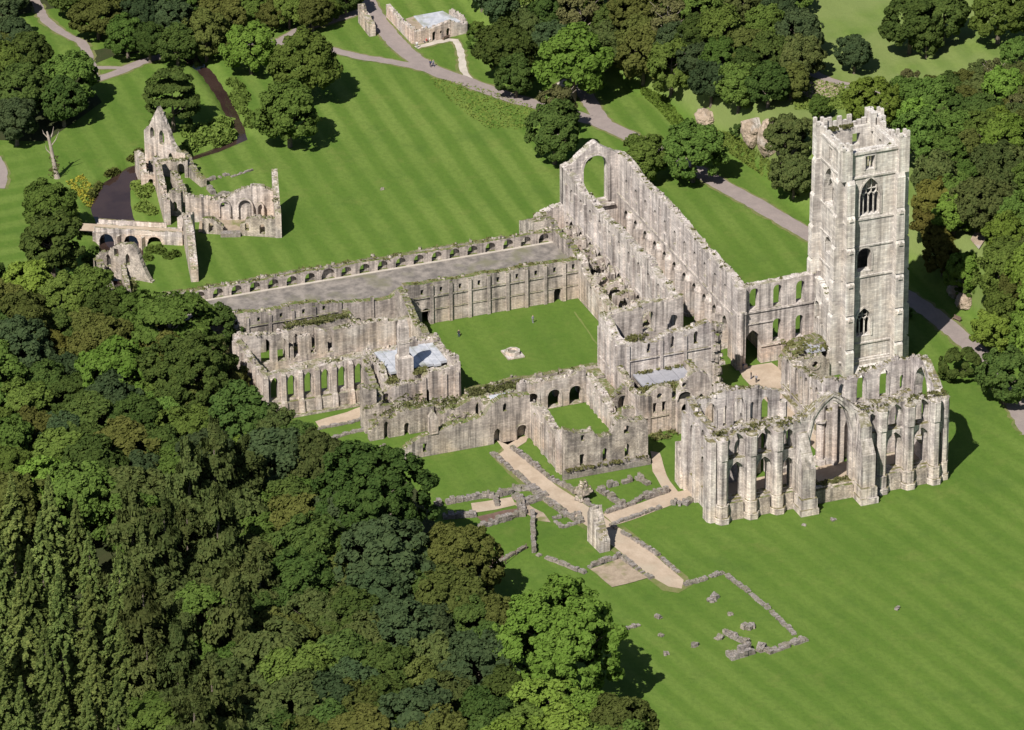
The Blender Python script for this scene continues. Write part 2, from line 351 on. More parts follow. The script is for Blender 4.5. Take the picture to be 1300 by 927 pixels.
def wall(mb, p0, p1, t, z0, top, ops=(), rag=0.3, step=0.8, seed=1, rubble=0.35, plants=None, pd=0.35, face=0.0):
    """masonry wall from p0 to p1 with real openings, a broken top and loose top stones"""
    mb.cut()
    rng = random.Random(seed*7919+int(abs(p0[0])*13+abs(p1[1])*7))
    L = math.hypot(p1[0]-p0[0], p1[1]-p0[1]); dx, dy = (p1[0]-p0[0])/L, (p1[1]-p0[1])/L; nx, ny = -dy, dx
    ax = 1 if abs(p0[0]-p1[0]) < 1e-6 else (0 if abs(p0[1]-p1[1]) < 1e-6 else None)
    U = (lambda c: abs(c-p0[ax])) if ax is not None else (lambda c: c)
    tops = sorted((U(a), z) for a, z in top) if isinstance(top, (list, tuple)) else [(0, top), (L, top)]
    tu = [a for a, _ in tops]; tz = [z for _, z in tops]
    T = lambda u: float(np.interp(u, tu, tz))
    ol = [(o, U(o[1])) for o in ops]
    us = {0.0, L}
    k = max(1, round(L/step))
    for i in range(1, k): us.add(min(L, max(0, (i+rng.uniform(-0.25, 0.25))*L/k)))
    for a in tu:
        if 0 < a < L: us.add(a)
    for o, c in ol:
        w = o[2]/2; m = {'f': 1, 'p': 8, 'r': 8, 'o': 8}[o[0]]
        us = {u for u in us if not (c-w-0.12 < u < c+w+0.12)} | {0.0, L}
    for o, c in ol:
        w = o[2]/2; m = {'f': 1, 'p': 8, 'r': 8, 'o': 8}[o[0]]
        for i in range(m+1):
            u = c-w+2*w*i/m
            if 0 <= u <= L: us.add(u)
    us = sorted(us); us = [u for i, u in enumerate(us) if i == 0 or u-us[i-1] > 1e-4]
    tt = [t/2*(1+rng.uniform(-face, face)) for _ in us]
    kn = [0.0]; 
    while kn[-1] < L: kn.append(kn[-1]+rng.uniform(1.2, 4.5))
    kv = [rng.uniform(-1, 1)*rag*1.7 if rng.random() < 0.75 else -rag*rng.uniform(1.5, 3.2) for _ in kn]
    P = lambda i, s, z: (p0[0]+dx*us[i]+nx*s*tt[i], p0[1]+dy*us[i]+ny*s*tt[i], z)
    prev = None
    for i in range(len(us)-1):
        a, b = us[i], us[i+1]; r = float(np.interp((a+b)/2, kn, kv))+rng.uniform(-rag, rag)*0.6+0.4*rag
        ta, tb = max(z0+0.2, T(a)+r), max(z0+0.2, T(b)+r)
        act = sorted([(op_lo(o, c, a), op_lo(o, c, b), op_hi(o, c, a), op_hi(o, c, b)) for o, c in ol if a > c-o[2]/2-1e-5 and b < c+o[2]/2+1e-5], key=lambda q: q[0]+q[1])
        la, lb = z0, z0; spans = []
        for (qa, qb, ha, hb) in act:
            if min(qa, qb) < max(ta, tb): spans.append((la, lb, min(qa, ta), min(qb, tb), False))
            la, lb = ha, hb
        if act:
            ta = max(ta, la+0.35) if la < T(a)+1.5 else ta; tb = max(tb, lb+0.35) if lb < T(b)+1.5 else tb
        if la < ta or lb < tb: spans.append((la, lb, max(ta, la), max(tb, lb), True))
        for (qa, qb, ha, hb, last) in spans:
            if abs(ha-qa)+abs(hb-qb) < 1e-4: continue
            mb.quad(P(i, -1, qa), P(i+1, -1, qb), P(i+1, -1, hb), P(i, -1, ha))
            mb.quad(P(i+1, 1, qb), P(i, 1, qa), P(i, 1, ha), P(i+1, 1, hb))
            mb.quad(P(i, -1, ha), P(i+1, -1, hb), P(i+1, 1, hb), P(i, 1, ha))
            if qa > z0+0.01 or qb > z0+0.01: mb.quad(P(i, 1, qa), P(i+1, 1, qb), P(i+1, -1, qb), P(i, -1, qa))
        if prev is not None and abs(prev-ta) > 1e-3:
            lo, hi = min(prev, ta), max(prev, ta)
            if prev > ta: mb.quad(P(i, -1, lo), P(i, 1, lo), P(i, 1, hi), P(i, -1, hi))
            else: mb.quad(P(i, 1, lo), P(i, -1, lo), P(i, -1, hi), P(i, 1, hi))
        prev = tb
        if not any(x[0] > tb or x[2] > tb for x in act) and rng.random() < rubble*(b-a)/0.8:
            s = rng.uniform(-0.25, 0.25)*t; um = (a+b)/2; q = (p0[0]+dx*um+nx*s, p0[1]+dy*um+ny*s, min(ta, tb)-0.05)
            mb.jbox(q, rng.uniform(0.35, 0.8), rng.uniform(0.3, 0.7), rng.uniform(0.2, 0.6), rng)
        if plants is not None and rng.random() < 0.42*pd*(b-a)/0.8:
            um = rng.uniform(a, b); s = rng.uniform(-0.35, 0.35)*t
            plants.tuft((p0[0]+dx*um+nx*s, p0[1]+dy*um+ny*s, min(ta, tb)), rng.uniform(0.3, 0.75), rng.uniform(0.0, 0.22), rng, rng.randint(8, 18))
        if i == 0: mb.quad(P(0, 1, z0), P(0, -1, z0), P(0, -1, ta), P(0, 1, ta))
    n = len(us)-1; mb.quad(P(n, -1, z0), P(n, 1, z0), P(n, 1, prev), P(n, -1, prev))
    for o, c in ol:
        if o[0] == 'o': continue
        for sgn in (-1, 1):
            u = c+sgn*o[2]/2
            if u < 0 or u > L: continue
            i = min(range(len(us)), key=lambda q: abs(us[q]-u)); lo = o[3]; hi = op_hi(o, c, u)
            if sgn < 0: mb.quad(P(i, -1, lo), P(i, 1, lo), P(i, 1, hi), P(i, -1, hi))
            else: mb.quad(P(i, 1, lo), P(i, -1, lo), P(i, -1, hi), P(i, 1, hi))
    return mb

def frame(mb, p0, d, n, o, c, off, wid=0.25, proud=0.14, solo=False):
    """moulded surround of an opening: d along the wall, n outward, off = distance of the face from the wall line"""
    if solo: mb.cut()
    w = o[2]/2; pts = []
    if o[0] == 'o': pts = [(c+w*math.cos(a), o[4]+w*math.sin(a)) for a in np.linspace(0, 2*math.pi, 17)]
    else:
        pts = [(c-w, o[3]), (c-w, o[4])]+[(u, op_hi(o, c, u)) for u in np.linspace(c-w, c+w, 11)[1:-1]]+[(c+w, o[4]), (c+w, o[3])]
        if o[0] == 'f': pts = [(c-w, o[3]), (c-w, o[4]), (c+w, o[4]), (c+w, o[3])]
    cz = o[4] if o[0] == 'o' else (o[3]+o[4])/2
    out = []
    for i, (u, z) in enumerate(pts):
        a = pts[max(0, i-1)]; b = pts[min(len(pts)-1, i+1)]; tx, tz = b[0]-a[0], b[1]-a[1]; q = math.hypot(tx, tz) or 1
        ox, oz = -tz/q, tx/q
        if ox*(u-c)+oz*(z-cz) < 0: ox, oz = -ox, -oz
        out.append((u+ox*wid, z+oz*wid))
    Q = lambda u, z, k: (p0[0]+d[0]*u+n[0]*k, p0[1]+d[1]*u+n[1]*k, z)
    for i in range(len(pts)-1):
        a, b, A, B = pts[i], pts[i+1], out[i], out[i+1]
        mb.hexa([Q(a[0], a[1], off-0.05), Q(b[0], b[1], off-0.05), Q(B[0], B[1], off-0.05), Q(A[0], A[1], off-0.05),
                 Q(a[0], a[1], off+proud), Q(b[0], b[1], off+proud), Q(B[0], B[1], off+proud), Q(A[0], A[1], off+proud)])

def sheet(name, pts, mat, parent=None, dz=0.05, res=2.0, **kw):
    """draped ground sheet with an irregular outline; pts are plan points"""
    bm = bmesh.new(); rng = random.Random(len(pts)*31+int(abs(pts[0][0])*10)); q = []
    for i, a in enumerate(pts):
        b = pts[(i+1) % len(pts)]; L = math.hypot(b[0]-a[0], b[1]-a[1]); k = max(1, int(L/res))
        for j in range(k):
            t = j/k; q.append((a[0]+(b[0]-a[0])*t+rng.uniform(-0.12, 0.12), a[1]+(b[1]-a[1])*t+rng.uniform(-0.12, 0.12)))
    vs = [bm.verts.new((x, y, 0)) for x, y in q]; bm.faces.new(vs); bmesh.ops.triangulate(bm, faces=bm.faces[:])
    for v in bm.verts: v.co.z = H(v.co.x, v.co.y)+dz
    me = bpy.data.meshes.new(name); bm.normal_update()
    if bm.faces and sum(f.normal.z for f in bm.faces) < 0: bmesh.ops.reverse_faces(bm, faces=bm.faces[:])
    bm.to_mesh(me); bm.free(); me.materials.append(mat)
    o = bpy.data.objects.new(name, me); COL.objects.link(o); return tag(o, **kw)

def ribbon(name, pix, width, mat, dz=0.07, world=None, verge=True, **kw):
    if verge: ribbon('verge', pix, width+1.1, M['verge'], dz-0.035, world, False, **kw)
    pts = world or [at(px, py) for px, py in pix]
    P = [Vector((p[0], p[1])) for p in pts]; Q = []
    for i in range(len(P)-1):     # catmull-rom smoothing
        a, b, c, d = P[max(0, i-1)], P[i], P[i+1], P[min(len(P)-1, i+2)]; k = max(2, int((c-b).length/1.2))
        for j in range(k):
            t = j/k; Q.append(0.5*((2*b)+(c-a)*t+(2*a-5*b+4*c-d)*t*t+(3*b-a-3*c+d)*t**3))
    Q.append(P[-1]); mb = MB(); rng = random.Random(len(Q)); rows = []
    for i, q in enumerate(Q):
        d = (Q[min(i+1, len(Q)-1)]-Q[max(0, i-1)]).normalized(); nrm = Vector((-d.y, d.x))
        q_ = 0.2 if verge else 0.45; wl = width/2+rng.uniform(-q_, q_); wr = width/2+rng.uniform(-q_, q_); row = []
        for s in (-wl, -wl*0.5, 0, wr*0.5, wr):
            x, y = q.x+nrm.x*s, q.y+nrm.y*s; row.append((x, y, H(x, y)+dz))
        rows.append(row)
    for a, b in zip(rows[:-1], rows[1:]):
        for k in range(4): mb.quad(a[k], b[k], b[k+1], a[k+1])
    for k, a in enumerate(mb.f): mb.f[k] = a[::-1]
    return mb.build(name, mat, None, **kw)

# ------------------------------------------------------------------ ground
def axis(lo, hi, st):
    a = list(np.arange(lo, hi+0.01, st)); s = st; x = hi
    while x < 6000: s *= 1.5; x += s; a.append(x)
    s = st; x = lo
    while x > -6000: s *= 1.5; x -= s; a.insert(0, x)
    return np.array(a)
ua, va = axis(-118, 118, 1.4), axis(-190, 215, 1.4)
UU, VV = np.meshgrid(ua, va); GX = UU*RI[0]+VV*FW[0]; GY = UU*RI[1]+VV*FW[1]; GZ = height(GX, GY)
nu, nv = len(ua), len(va)
me = bpy.data.meshes.new('ground'); vs = np.stack([GX.ravel(), GY.ravel(), GZ.ravel()], 1)
idx = np.arange(nu*nv).reshape(nv, nu)
fs = np.stack([idx[:-1, :-1].ravel(), idx[:-1, 1:].ravel(), idx[1:, 1:].ravel(), idx[1:, :-1].ravel()], 1)
me.vertices.add(len(vs)); me.vertices.foreach_set('co', vs.ravel()); me.loops.add(fs.size); me.loops.foreach_set('vertex_index', fs.ravel())
me.polygons.add(len(fs)); me.polygons.foreach_set('loop_start', np.arange(0, fs.size, 4)); me.polygons.foreach_set('loop_total', np.full(len(fs), 4))
me.polygons.foreach_set('use_smooth', np.ones(len(fs), bool)); me.update(); me.validate(); me.materials.append(M['grass'])
go = bpy.data.objects.new('ground', me); COL.objects.link(go); tag(go, kind='structure')

mb = MB(); rows = []
for i, (u, v, w) in enumerate(RIVER):
    a = RIVER[max(0, i-1)]; b = RIVER[min(len(RIVER)-1, i+1)]; du, dv = b[0]-a[0], b[1]-a[1]; q = math.hypot(du, dv); nu_, nv_ = -dv/q, du/q
    row = []
    for s in (-1, 1):
        uu, vv = u+nu_*s*(w+0.9), v+nv_*s*(w+0.9); row.append((uu*RI[0]+vv*FW[0], uu*RI[1]+vv*FW[1], -1.15))
    rows.append(row)
for a, b in zip(rows[:-1], rows[1:]): mb.quad(a[1], a[0], b[0], b[1])
mb.build('river', M['water'], None, kind='structure')

# ------------------------------------------------------------------ the abbey: nave
def part(name, mat, parent, fn, **kw):
    b = MB(); fn(b); return b.build(name, mat, parent, **kw)

X, Y = (1, 0), (0, 1)
nave = thing('abbey_nave', 'long roofless church nave with two tall streaked walls and an open arched west window', 'ruined church', (0, 30, 0))
pl = MB()
bays = [-26.6+5.05*i for i in range(11)]          # bay centres
# south arcade and clerestory
b = MB()
ops = [('r', x, 1.5, 11.6, 13.6) for x in bays[:10]]+[('p', x, 3.4, 0.0, 4.6) for x in bays[:10]]
wall(b, (-31.6, 23.4), (26.2, 23.4), 1.5, 0, [(-31.6, 17.0), (-14, 16.0), (0, 16.3), (14, 16.8), (22, 15.6), (26.2, 14.2)], ops, 0.22, 0.8, 3, 0.3, pl, 0.5)
b.build('south_wall', M['nave'], nave)
b = MB()
for x in [x-2.52 for x in bays]+[27.4]: b.box(x-0.45, x+0.45, 22.2, 22.66, 6.5, 14.6); b.cut()
b.build('pilaster', M['nave'], nave)
# north arcade and clerestory
b = MB()
opsn = [('r', x, 1.5, 11.6, 13.8) for x in bays]+[('p', x, 3.1, 0.0, 5.3) for x in bays]
wall(b, (-31.6, 35.0), (29.2, 35.0), 1.5, 0, [(-31.6, 18.4), (-12, 18.2), (4, 17.6), (16, 17.3), (29.2, 17.2)], opsn, 0.22, 0.8, 5, 0.35, pl, 0.6)
b.build('north_wall', M['nave'], nave)
b = MB()
b.box(-31.6, 29.0, 34.0, 34.26, 9.6, 9.95); b.cut(); b.box(-31.6, 26, 24.14, 24.4, 9.6, 9.95); b.cut(); b.box(-31.6, 26, 22.42, 22.66, 8.0, 8.3)
b.build('string_course', M['nave'], nave)
for x in [x-2.52 for x in bays[1:]]:
    b = MB(); b.ngon(x, 34.3, 1.0, 0, 7.3, 10, 0.98); b.ngon(x, 34.3, 1.1, 7.28, 7.7, 10); b.ngon(x, 34.3, 1.2, 0, 0.7, 10); b.ngon(x, 34.3, 0.98, 7.7, 8.7, 10, 0.7)
    b.build('pier', M['nave'], nave)
for x in [x-2.52 for x in bays[1:]]:
    b = MB(); b.box(x-0.38, x+0.38, 34.02, 34.3, 10.0, 16.3); b.build('pilaster', M['nave'], nave)
# south aisle: outer wall, and the stubs of the cross vaults between arcade and wall
b = MB()
wall(b, (-30.5, 17.6), (28.2, 17.6), 1.5, 0, [(-30.5, 8.6), (-9, 8.6), (-5, 7.0), (1, 6.4), (8, 6.0), (18, 6.2), (28.2, 6.6)], [('r', x, 1.3, 3.4, 4.9) for x in bays[:3]+bays[5:10]], 0.4, 0.8, 7, 0.6, pl, 0.55)
b.build('aisle_wall', M['abbey'], nave)
for i, x in enumerate([x-2.52 for x in bays[1:]]):
    b = MB(); wall(b, (x, 18.4), (x, 22.7), 0.95, 0, [(18.4, 6.6), (20, 7.1), (22.7, 7.9)], [('r', 20.7, 2.7, 0, 4.9)], 0.3, 0.6, 20+i, 0.5, pl, 0.6)
    wall(b, (x-1.35, 21.9), (x+1.35, 21.9), 0.8, 5.6, [(x-1.35, 6.9), (x, 7.9), (x+1.35, 6.7)], [('r', x+0.2, 0.9, 6.0, 6.5)], 0.3, 0.5, 60+i, 0.8)
    b.build('vault_stub', M['abbey'], nave)
b = MB()
wall(b, (-30.5, 41.4), (28.5, 41.4), 1.4, 0, 5.6, [('r', x, 1.2, 2.6, 4.2) for x in bays], 0.4, 0.9, 9, 0.4, pl, 0.3)
b.build('aisle_wall', M['abbey'], nave)
# west front with the great window
b = MB()
wall(b, (-32.2, 22.65), (-32.2, 35.75), 1.8, 0, [(22.65, 17.3), (24.6, 17.8), (29.7, 21.6), (34.4, 18.6), (35.75, 18.2)], [('r', 29.55, 5.2, 8.5, 16.1), ('r', 29.4, 2.2, 0, 3.0)], 0.18, 0.7, 11, 0.35, pl, 0.35)
b.build('west_front', M['nave'], nave)
b = MB(); o = ('r', 29.55, 5.2, 8.5, 16.1)
frame(b, (-32.2, 0), Y, X, o, 29.55, 0.9, 0.5, 0.22); frame(b, (-32.2, 0), Y, (-1, 0), o, 29.55, 0.9, 0.4, 0.2, True); b.cut()
b.box(-31.4, -30.6, 25.6, 33.4, 7.6, 8.0)
b.build('window_frame', M['nave'], nave)
b = MB()
wall(b, (-32.0, 16.9), (-32.0, 22.6), 1.6, 0, [(16.9, 7.6), (22.6, 9.6)], [('r', 19.8, 1.6, 0, 2.4)], 0.4, 0.7, 12, 0.6, pl, 0.5)
b.taper(-33.6, -32.2, 21.3, 23.4, 0, 8.2, -32.9, -32.2, 21.9, 23.2)
wall(b, (-32.0, 35.8), (-32.0, 42.0), 1.6, 0, [(35.8, 9), (42, 6)], [], 0.4, 0.7, 13)
b.build('aisle_front', M['nave'], nave)
rng = random.Random(4)
for i in range(130):   # the top of the west end and the ledges are overgrown
    pl.tuft((rng.uniform(-30, 25), rng.uniform(18.3, 22.3), 3.9+rng.uniform(-0.2, 0.4)), 0.6, 0.3, rng, 10) if i % 3 == 0 else None
pl.build('wall_plants', LEAF['tuft'], nave, kind='stuff')
part('vault_rubble', M['rubble'], nave, lambda b: [b.jbox((rng.uniform(-30, 26), rng.uniform(18.4, 22.4), 3.6), rng.uniform(0.6, 1.6), rng.uniform(0.6, 1.4), rng.uniform(0.5, 1.1), rng) for _ in range(70)], kind='stuff')
part('vault_deck', M['rubble'], nave, lambda b: [(b.cut(), b.box(x-1.9, x+1.9, 18.36, 20.2+0.5*(i % 3), 2.6, 3.6)) for i, x in enumerate(bays[:10])])

# ------------------------------------------------------------------ north transept
ntr = thing('north_transept', 'tall transept wall with two rows of open round arches between nave and bell tower', 'ruined church', (30, 42, 0))
pl = MB(); b = MB()
wall(b, (29.7, 34.3), (29.7, 50.95), 1.6, 0, [(34.3, 17.0), (50.95, 17.2)],
     [('r', 37.4, 1.9, 11.6, 15.1), ('r', 42.2, 1.8, 11.5, 15.1), ('r', 46.9, 1.8, 11.5, 15.1), ('r', 42.2, 1.8, 4.2, 8.0), ('r', 46.8, 1.6, 4.2, 8.0), ('p', 37.2, 3.5, 0, 4.3)], 0.16, 0.8, 31, 0.2, pl, 0.2)
b.build('west_wall', M['nave'], ntr)
part('string_course', M['nave'], ntr, lambda b: (b.box(30.5, 30.72, 35.8, 50.9, 11.0, 11.3), b.cut(), b.box(30.5, 30.7, 38.9, 50.9, 3.5, 3.75), b.cut(), b.box(30.5, 30.7, 35.8, 41.2, 8.6, 8.8)))
part('crossing_pier', M['nave'], ntr, lambda b: (b.box(29.0, 31.4, 33.7, 35.4, 0, 16.8), b.ngon(31.5, 34.4, 0.5, 0, 12, 8), b.box(28.8, 31.7, 33.5, 35.7, 0, 0.9), b.box(28.9, 31.55, 33.6, 35.55, 11.4, 11.8)))
b = MB(); wall(b, (30.5, 50.3), (36.5, 50.3), 1.2, 0, [(30.5, 17), (33, 16.2), (36.5, 13.5)], [('r', 33.0, 2.2, 8.6, 11.3), ('p', 34.6, 0.9, 5.0, 7.2)], 0.3, 0.7, 33, 0.5, pl, 0.8)
for k in range(3): frame(b, (0, 50.3), X, (0, -1), ('r', 33.0, 2.2+0.5*k, 8.6, 11.3), 33.0, 0.6-0.02*k, 0.22, 0.42-0.12*k)
b.build('north_wall', M['tower'], ntr)
b = MB()
wall(b, (35.6, 41.2), (35.6, 49.6), 4.2, 0, [(41.2, 3.2), (44, 5.6), (49.6, 5.2)], [], 0.5, 0.8, 35, 0.9, pl, 1.0)
wall(b, (40.2, 42.0), (40.2, 48.6), 1.2, 0, [(42, 5.0), (47, 5.5), (48.6, 3.2)], [('o', 45.6, 1.3, 0, 3.4), ('r', 43.0, 0.7, 1.2, 1.9)], 0.4, 0.6, 37, 0.7, pl, 0.7)
frame(b, (40.2, 0), Y, X, ('o', 45.6, 1.3, 0, 3.4), 45.6, 0.6, 0.5, 0.15)
wall(b, (37.5, 42.2), (40.2, 42.2), 1.0, 0, [(37.5, 5.4), (40.2, 4.4)], [], 0.4, 0.6, 39, 0.7, pl, 0.7)
b.build('side_chapel', M['rubble'], ntr)
part('chapel_roof', M['felt'], ntr, lambda b: b.taper(36.2, 39.8, 44.6, 48.2, 5.3, 5.75, 36.4, 39.6, 44.8, 48))
for i in range(60): pl.tuft((rng.uniform(33.8, 39.6), rng.uniform(41.5, 49.4), 5.5), 0.7, 0.4, rng, 14)
pl.build('wall_plants', LEAF['tuft'], ntr, kind='stuff')

# ------------------------------------------------------------------ bell tower
tw = thing('bell_tower', 'tall pale stone bell tower with stepped corner buttresses and broken battlements', 'tower', (34.4, 57, 0))
TX0, TX1, TY0, TY1 = 28.2, 40.3, 51.0, 62.9
E_ops = [('f', 56.1, 1.9, 41.8, 44.6), ('p', 56.3, 4.2, 32.4, 36.4), ('r', 55.4, 2.9, 20.9, 24.3), ('p', 55.6, 3.0, 7.3, 10.6)]
S_ops = [('f', 34.0, 1.5, 41.8, 44.4), ('p', 33.9, 4.8, 32.2, 36.0), ('r', 34.0, 3.0, 22.4, 24.4)]
for nm, p0, p1, ops, sd in (('east_wall', (TX1-0.8, TY0), (TX1-0.8, TY1), E_ops, 1), ('west_wall', (TX0+0.8, TY0), (TX0+0.8, TY1), [('p', 58, 3.6, 32.4, 36.4), ('f', 58, 1.6, 42, 44.4)], 2),
                            ('south_wall', (TX0+1.6, TY0+0.8), (TX1-1.6, TY0+0.8), S_ops, 3), ('north_wall', (TX0+1.6, TY1-0.8), (TX1-1.6, TY1-0.8), [('p', 34.2, 3.6, 32.4, 36.4), ('r', 33.4, 1.5, 42.2, 43.4)], 4)):
    b = MB(); wall(b, p0, p1, 1.6, 0, 45.7, ops, 0.02, 1.5, 40+sd, 0.0); b.build(nm, M['tower'], tw)
def traceried(b, p0, d, n, o, lights, off, depth=0.35):
    """mullions and intersecting tracery bars standing in an opening"""
    w = o[2]; c = o[1]; Q = lambda u, z, k: (p0[0]+d[0]*u+n[0]*k, p0[1]+d[1]*u+n[1]*k, z)
    def bar(u0, z0, u1, z1, r=0.085):
        L = math.hypot(u1-u0, z1-z0) or 1; ox, oz = -(z1-z0)/L*r, (u1-u0)/L*r
        b.hexa([Q(u0-ox, z0-oz, off-depth), Q(u0+ox, z0+oz, off-depth), Q(u1+ox, z1+oz, off-depth), Q(u1-ox, z1-oz, off-depth), Q(u0-ox, z0-oz, off), Q(u0+ox, z0+oz, off), Q(u1+ox, z1+oz, off), Q(u1-ox, z1-oz, off)])
    for i in range(1, lights):
        u = c-w/2+w*i/lights; bar(u, o[3], u, min(op_hi(o, c, u), o[4]+0.1) if o[0] != 'f' else o[4])
    if o[0] == 'f': return
    lw = w/lights
    for i in range(lights):
        m = c-w/2+lw*(i+0.5); z = o[4]-0.4; q = [(m-lw/2, z), (m-lw*0.35, z+lw*0.5), (m, z+lw*0.8), (m+lw*0.35, z+lw*0.5), (m+lw/2, z)]
        for a, e in zip(q[:-1], q[1:]): bar(*a, *e, 0.07)
        bar(m, z+lw*0.8, m, max(z+lw*0.8, op_hi(o, c, m)-0.05), 0.07)
    z = o[4]+w*0.28
    bar(c-w*0.36, z, c+w*0.36, z, 0.06)
b = MB()
for o, l in zip(E_ops, (3, 4, 0, 3)):
    if l: b.cut(); traceried(b, (TX1-0.8, 0), Y, X, o, l, 0.15)
for o, l in zip(S_ops, (2, 2, 0)):
    if l: b.cut(); traceried(b, (0, TY0+0.8), X, (0, -1), o, l, 0.15)
b.build('tracery', M['tower'], tw)
b = MB()
for o in E_ops: frame(b, (TX1-0.8, 0), Y, X, o, o[1], 0.8, 0.35, 0.16, True)
for o in S_ops: frame(b, (0, TY0+0.8), X, (0, -1), o, o[1], 0.8, 0.35, 0.16, True)
b.build('window_frame', M['tower'], tw)
def band(b, z, h, k): b.box(TX0-k, TX1+k, TY0-k, TY0-0.001, z, z+h); b.box(TX0-k, TX1+k, TY1+0.001, TY1+k, z, z+h); b.box(TX1+0.001, TX1+k, TY0, TY1, z, z+h); b.box(TX0-k, TX0-0.001, TY0, TY1, z, z+h)
for z, h, k in ((40.3, 0.4, 0.24), (45.2, 0.5, 0.3), (31.6, 0.35, 0.2), (26.0, 0.3, 0.18), (19.7, 0.4, 0.22), (5.7, 0.3, 0.2), (2.4, 0.35, 0.4)):
    part('string_course', M['tower'], tw, lambda b: band(b, z, h, k))
part('plinth', M['tower'], tw, lambda b: (b.box(TX1+0.003, TX1+0.7, TY0+1, TY1-1, 0, 2.4), b.taper(TX1, TX1+2.6, TY0+2.2, TY1-2, 0, 1.6, TX1, TX1+0.9, TY0+2.2, TY1-2)))
# paired corner buttresses stepping in at every stage
steps = [(0, 6.0, 2.3), (6.0, 13.0, 2.1), (13.0, 20.0, 1.9), (20.0, 27.0, 1.75), (27.0, 33.5, 1.55), (33.5, 40.4, 1.3)]
for (cx, sx) in ((TX1, 1), (TX0, -1)):
    for (cy, sy) in ((TY0, -1), (TY1, 1)):
        b = MB()
        for z0, z1, k in steps:
            w = 1.5+0.12*k; e = 0.12
            for (ax_, p) in ((0, k), (1, k)):
                if ax_ == 0: x0, x1, y0, y1 = sorted((cx, cx+sx*p))+sorted((cy-sy*0.05-0, cy-sy*w))
                else: x0, x1, y0, y1 = sorted((cx-sx*0.05, cx-sx*w))+sorted((cy, cy+sy*p))
                b.box(x0, x1, y0, y1, z0, z1-0.7)
                q = 0.72
                if ax_ == 0: X0, X1 = sorted((cx, cx+sx*p*q)); b.taper(x0, x1, y0, y1, z1-0.7, z1, X0, X1, y0, y1)
                else: Y0, Y1 = sorted((cy, cy+sy*p*q)); b.taper(x0, x1, y0, y1, z1-0.7, z1, x0, x1, Y0, Y1)
            # small gabled niche on the outer faces
            if z0 in (6.0, 13.0, 20.0, 27.0):
                yy = cy-sy*w/2; xo = cx+sx*k
                if sx > 0: b.hexa([(xo, yy-0.42, z1-1.1), (xo+0.22, yy-0.42, z1-1.1), (xo+0.22, yy+0.42, z1-1.1), (xo, yy+0.42, z1-1.1), (xo, yy-0.04, z1-0.2), (xo+0.22, yy-0.04, z1-0.2), (xo+0.22, yy+0.04, z1-0.2), (xo, yy+0.04, z1-0.2)])
        b.build('buttress', M['tower'], tw)
        b = MB()      # corner turret above the parapet
        x0, x1 = sorted((cx-sx*1.2, cx+sx*0.85)); y0, y1 = sorted((cy-sy*1.2, cy+sy*0.85))
        zt = {(1, -1): 47.6, (1, 1): 48.6, (-1, -1): 48.0, (-1, 1): 48.2}[(sx, sy)]
        b.box(x0, x1, y0, y1, 40.4, zt-1.0)
        for (a0, a1, c0, c1, dz) in ((x0, x0+0.6, y0, y0+0.6, 0), (x1-0.6, x1, y0, y0+0.6, -0.3), (x1-0.6, x1, y1-0.6, y1, 0.1), (x0, x0+0.6, y1-0.6, y1, -0.2)): b.box(a0, a1, c0, c1, zt-1.1, zt+dz)
        if (sx, sy) == (-1, 1): b.box(x0-0.2, x1+0.9, y0-0.9, y0+0.2, 44.5, 48.2); b.box(x1, x1+0.9, y0, y1, 44.5, 47.2)
        b.build('turret', M['tower'], tw)
rng = random.Random(8)
def battlement(b, p0, p1, n, lo, hi, skip):
    for i in range(n):
        t0 = (i+0.08)/n; t1 = (i+0.92)/n; h = lo if i % 2 else hi
        if i in skip: h = lo-0.5
        h += rng.uniform(-0.15, 0.15)
        xs = sorted((p0[0]+(p1[0]-p0[0])*t0, p0[0]+(p1[0]-p0[0])*t1)); ys = sorted((p0[1]+(p1[1]-p0[1])*t0, p0[1]+(p1[1]-p0[1])*t1))
        if xs[1]-xs[0] < 0.1: xs = [xs[0]-0.25, xs[0]+0.25]
        if ys[1]-ys[0] < 0.1: ys = [ys[0]-0.25, ys[0]+0.25]
        b.cut(); b.box(xs[0], xs[1], ys[0], ys[1], 45.71, 45.7+h)
part('merlon', M['tower'], tw, lambda b: (battlement(b, (TX0+0.5, 52.4), (TX0+0.5, 61.5), 9, 1.3, 2.4, (5, 6)), battlement(b, (TX0+1.4, TY0+0.4), (TX1-1.5, TY0+0.4), 9, 0.7, 1.3, (4, 7)),
                                          battlement(b, (TX0+1.5, TY1-0.4), (TX1-1.5, TY1-0.4), 9, 0.8, 1.5, (3, 4)), battlement(b, (TX1-0.4, 54), (TX1-0.4, 61), 6, 0.12, 0.25, ())))
part('inner_floor', M['rubble'], tw, lambda b: b.box(TX0+1.62, TX1-1.62, TY0+1.62, TY1-1.62, 37.0, 39.5))
part('wall_plants', LEAF['tuft'], tw, lambda b: ([b.tuft((TX0+1.3+rng.uniform(-.5, .5), rng.uniform(52.5, 57), 45.75), 0.6, 0.5, rng, 22) for _ in range(16)], [b.tuft((TX1-0.7, 60.3, 45.7), 0.4, 0.3, rng, 14)],
                                                [b.tuft((TX1+rng.uniform(0.3, 2.4), rng.uniform(55, 61.5), 1.2), 0.6, 0.2, rng, 8) for _ in range(25)]), kind='stuff')

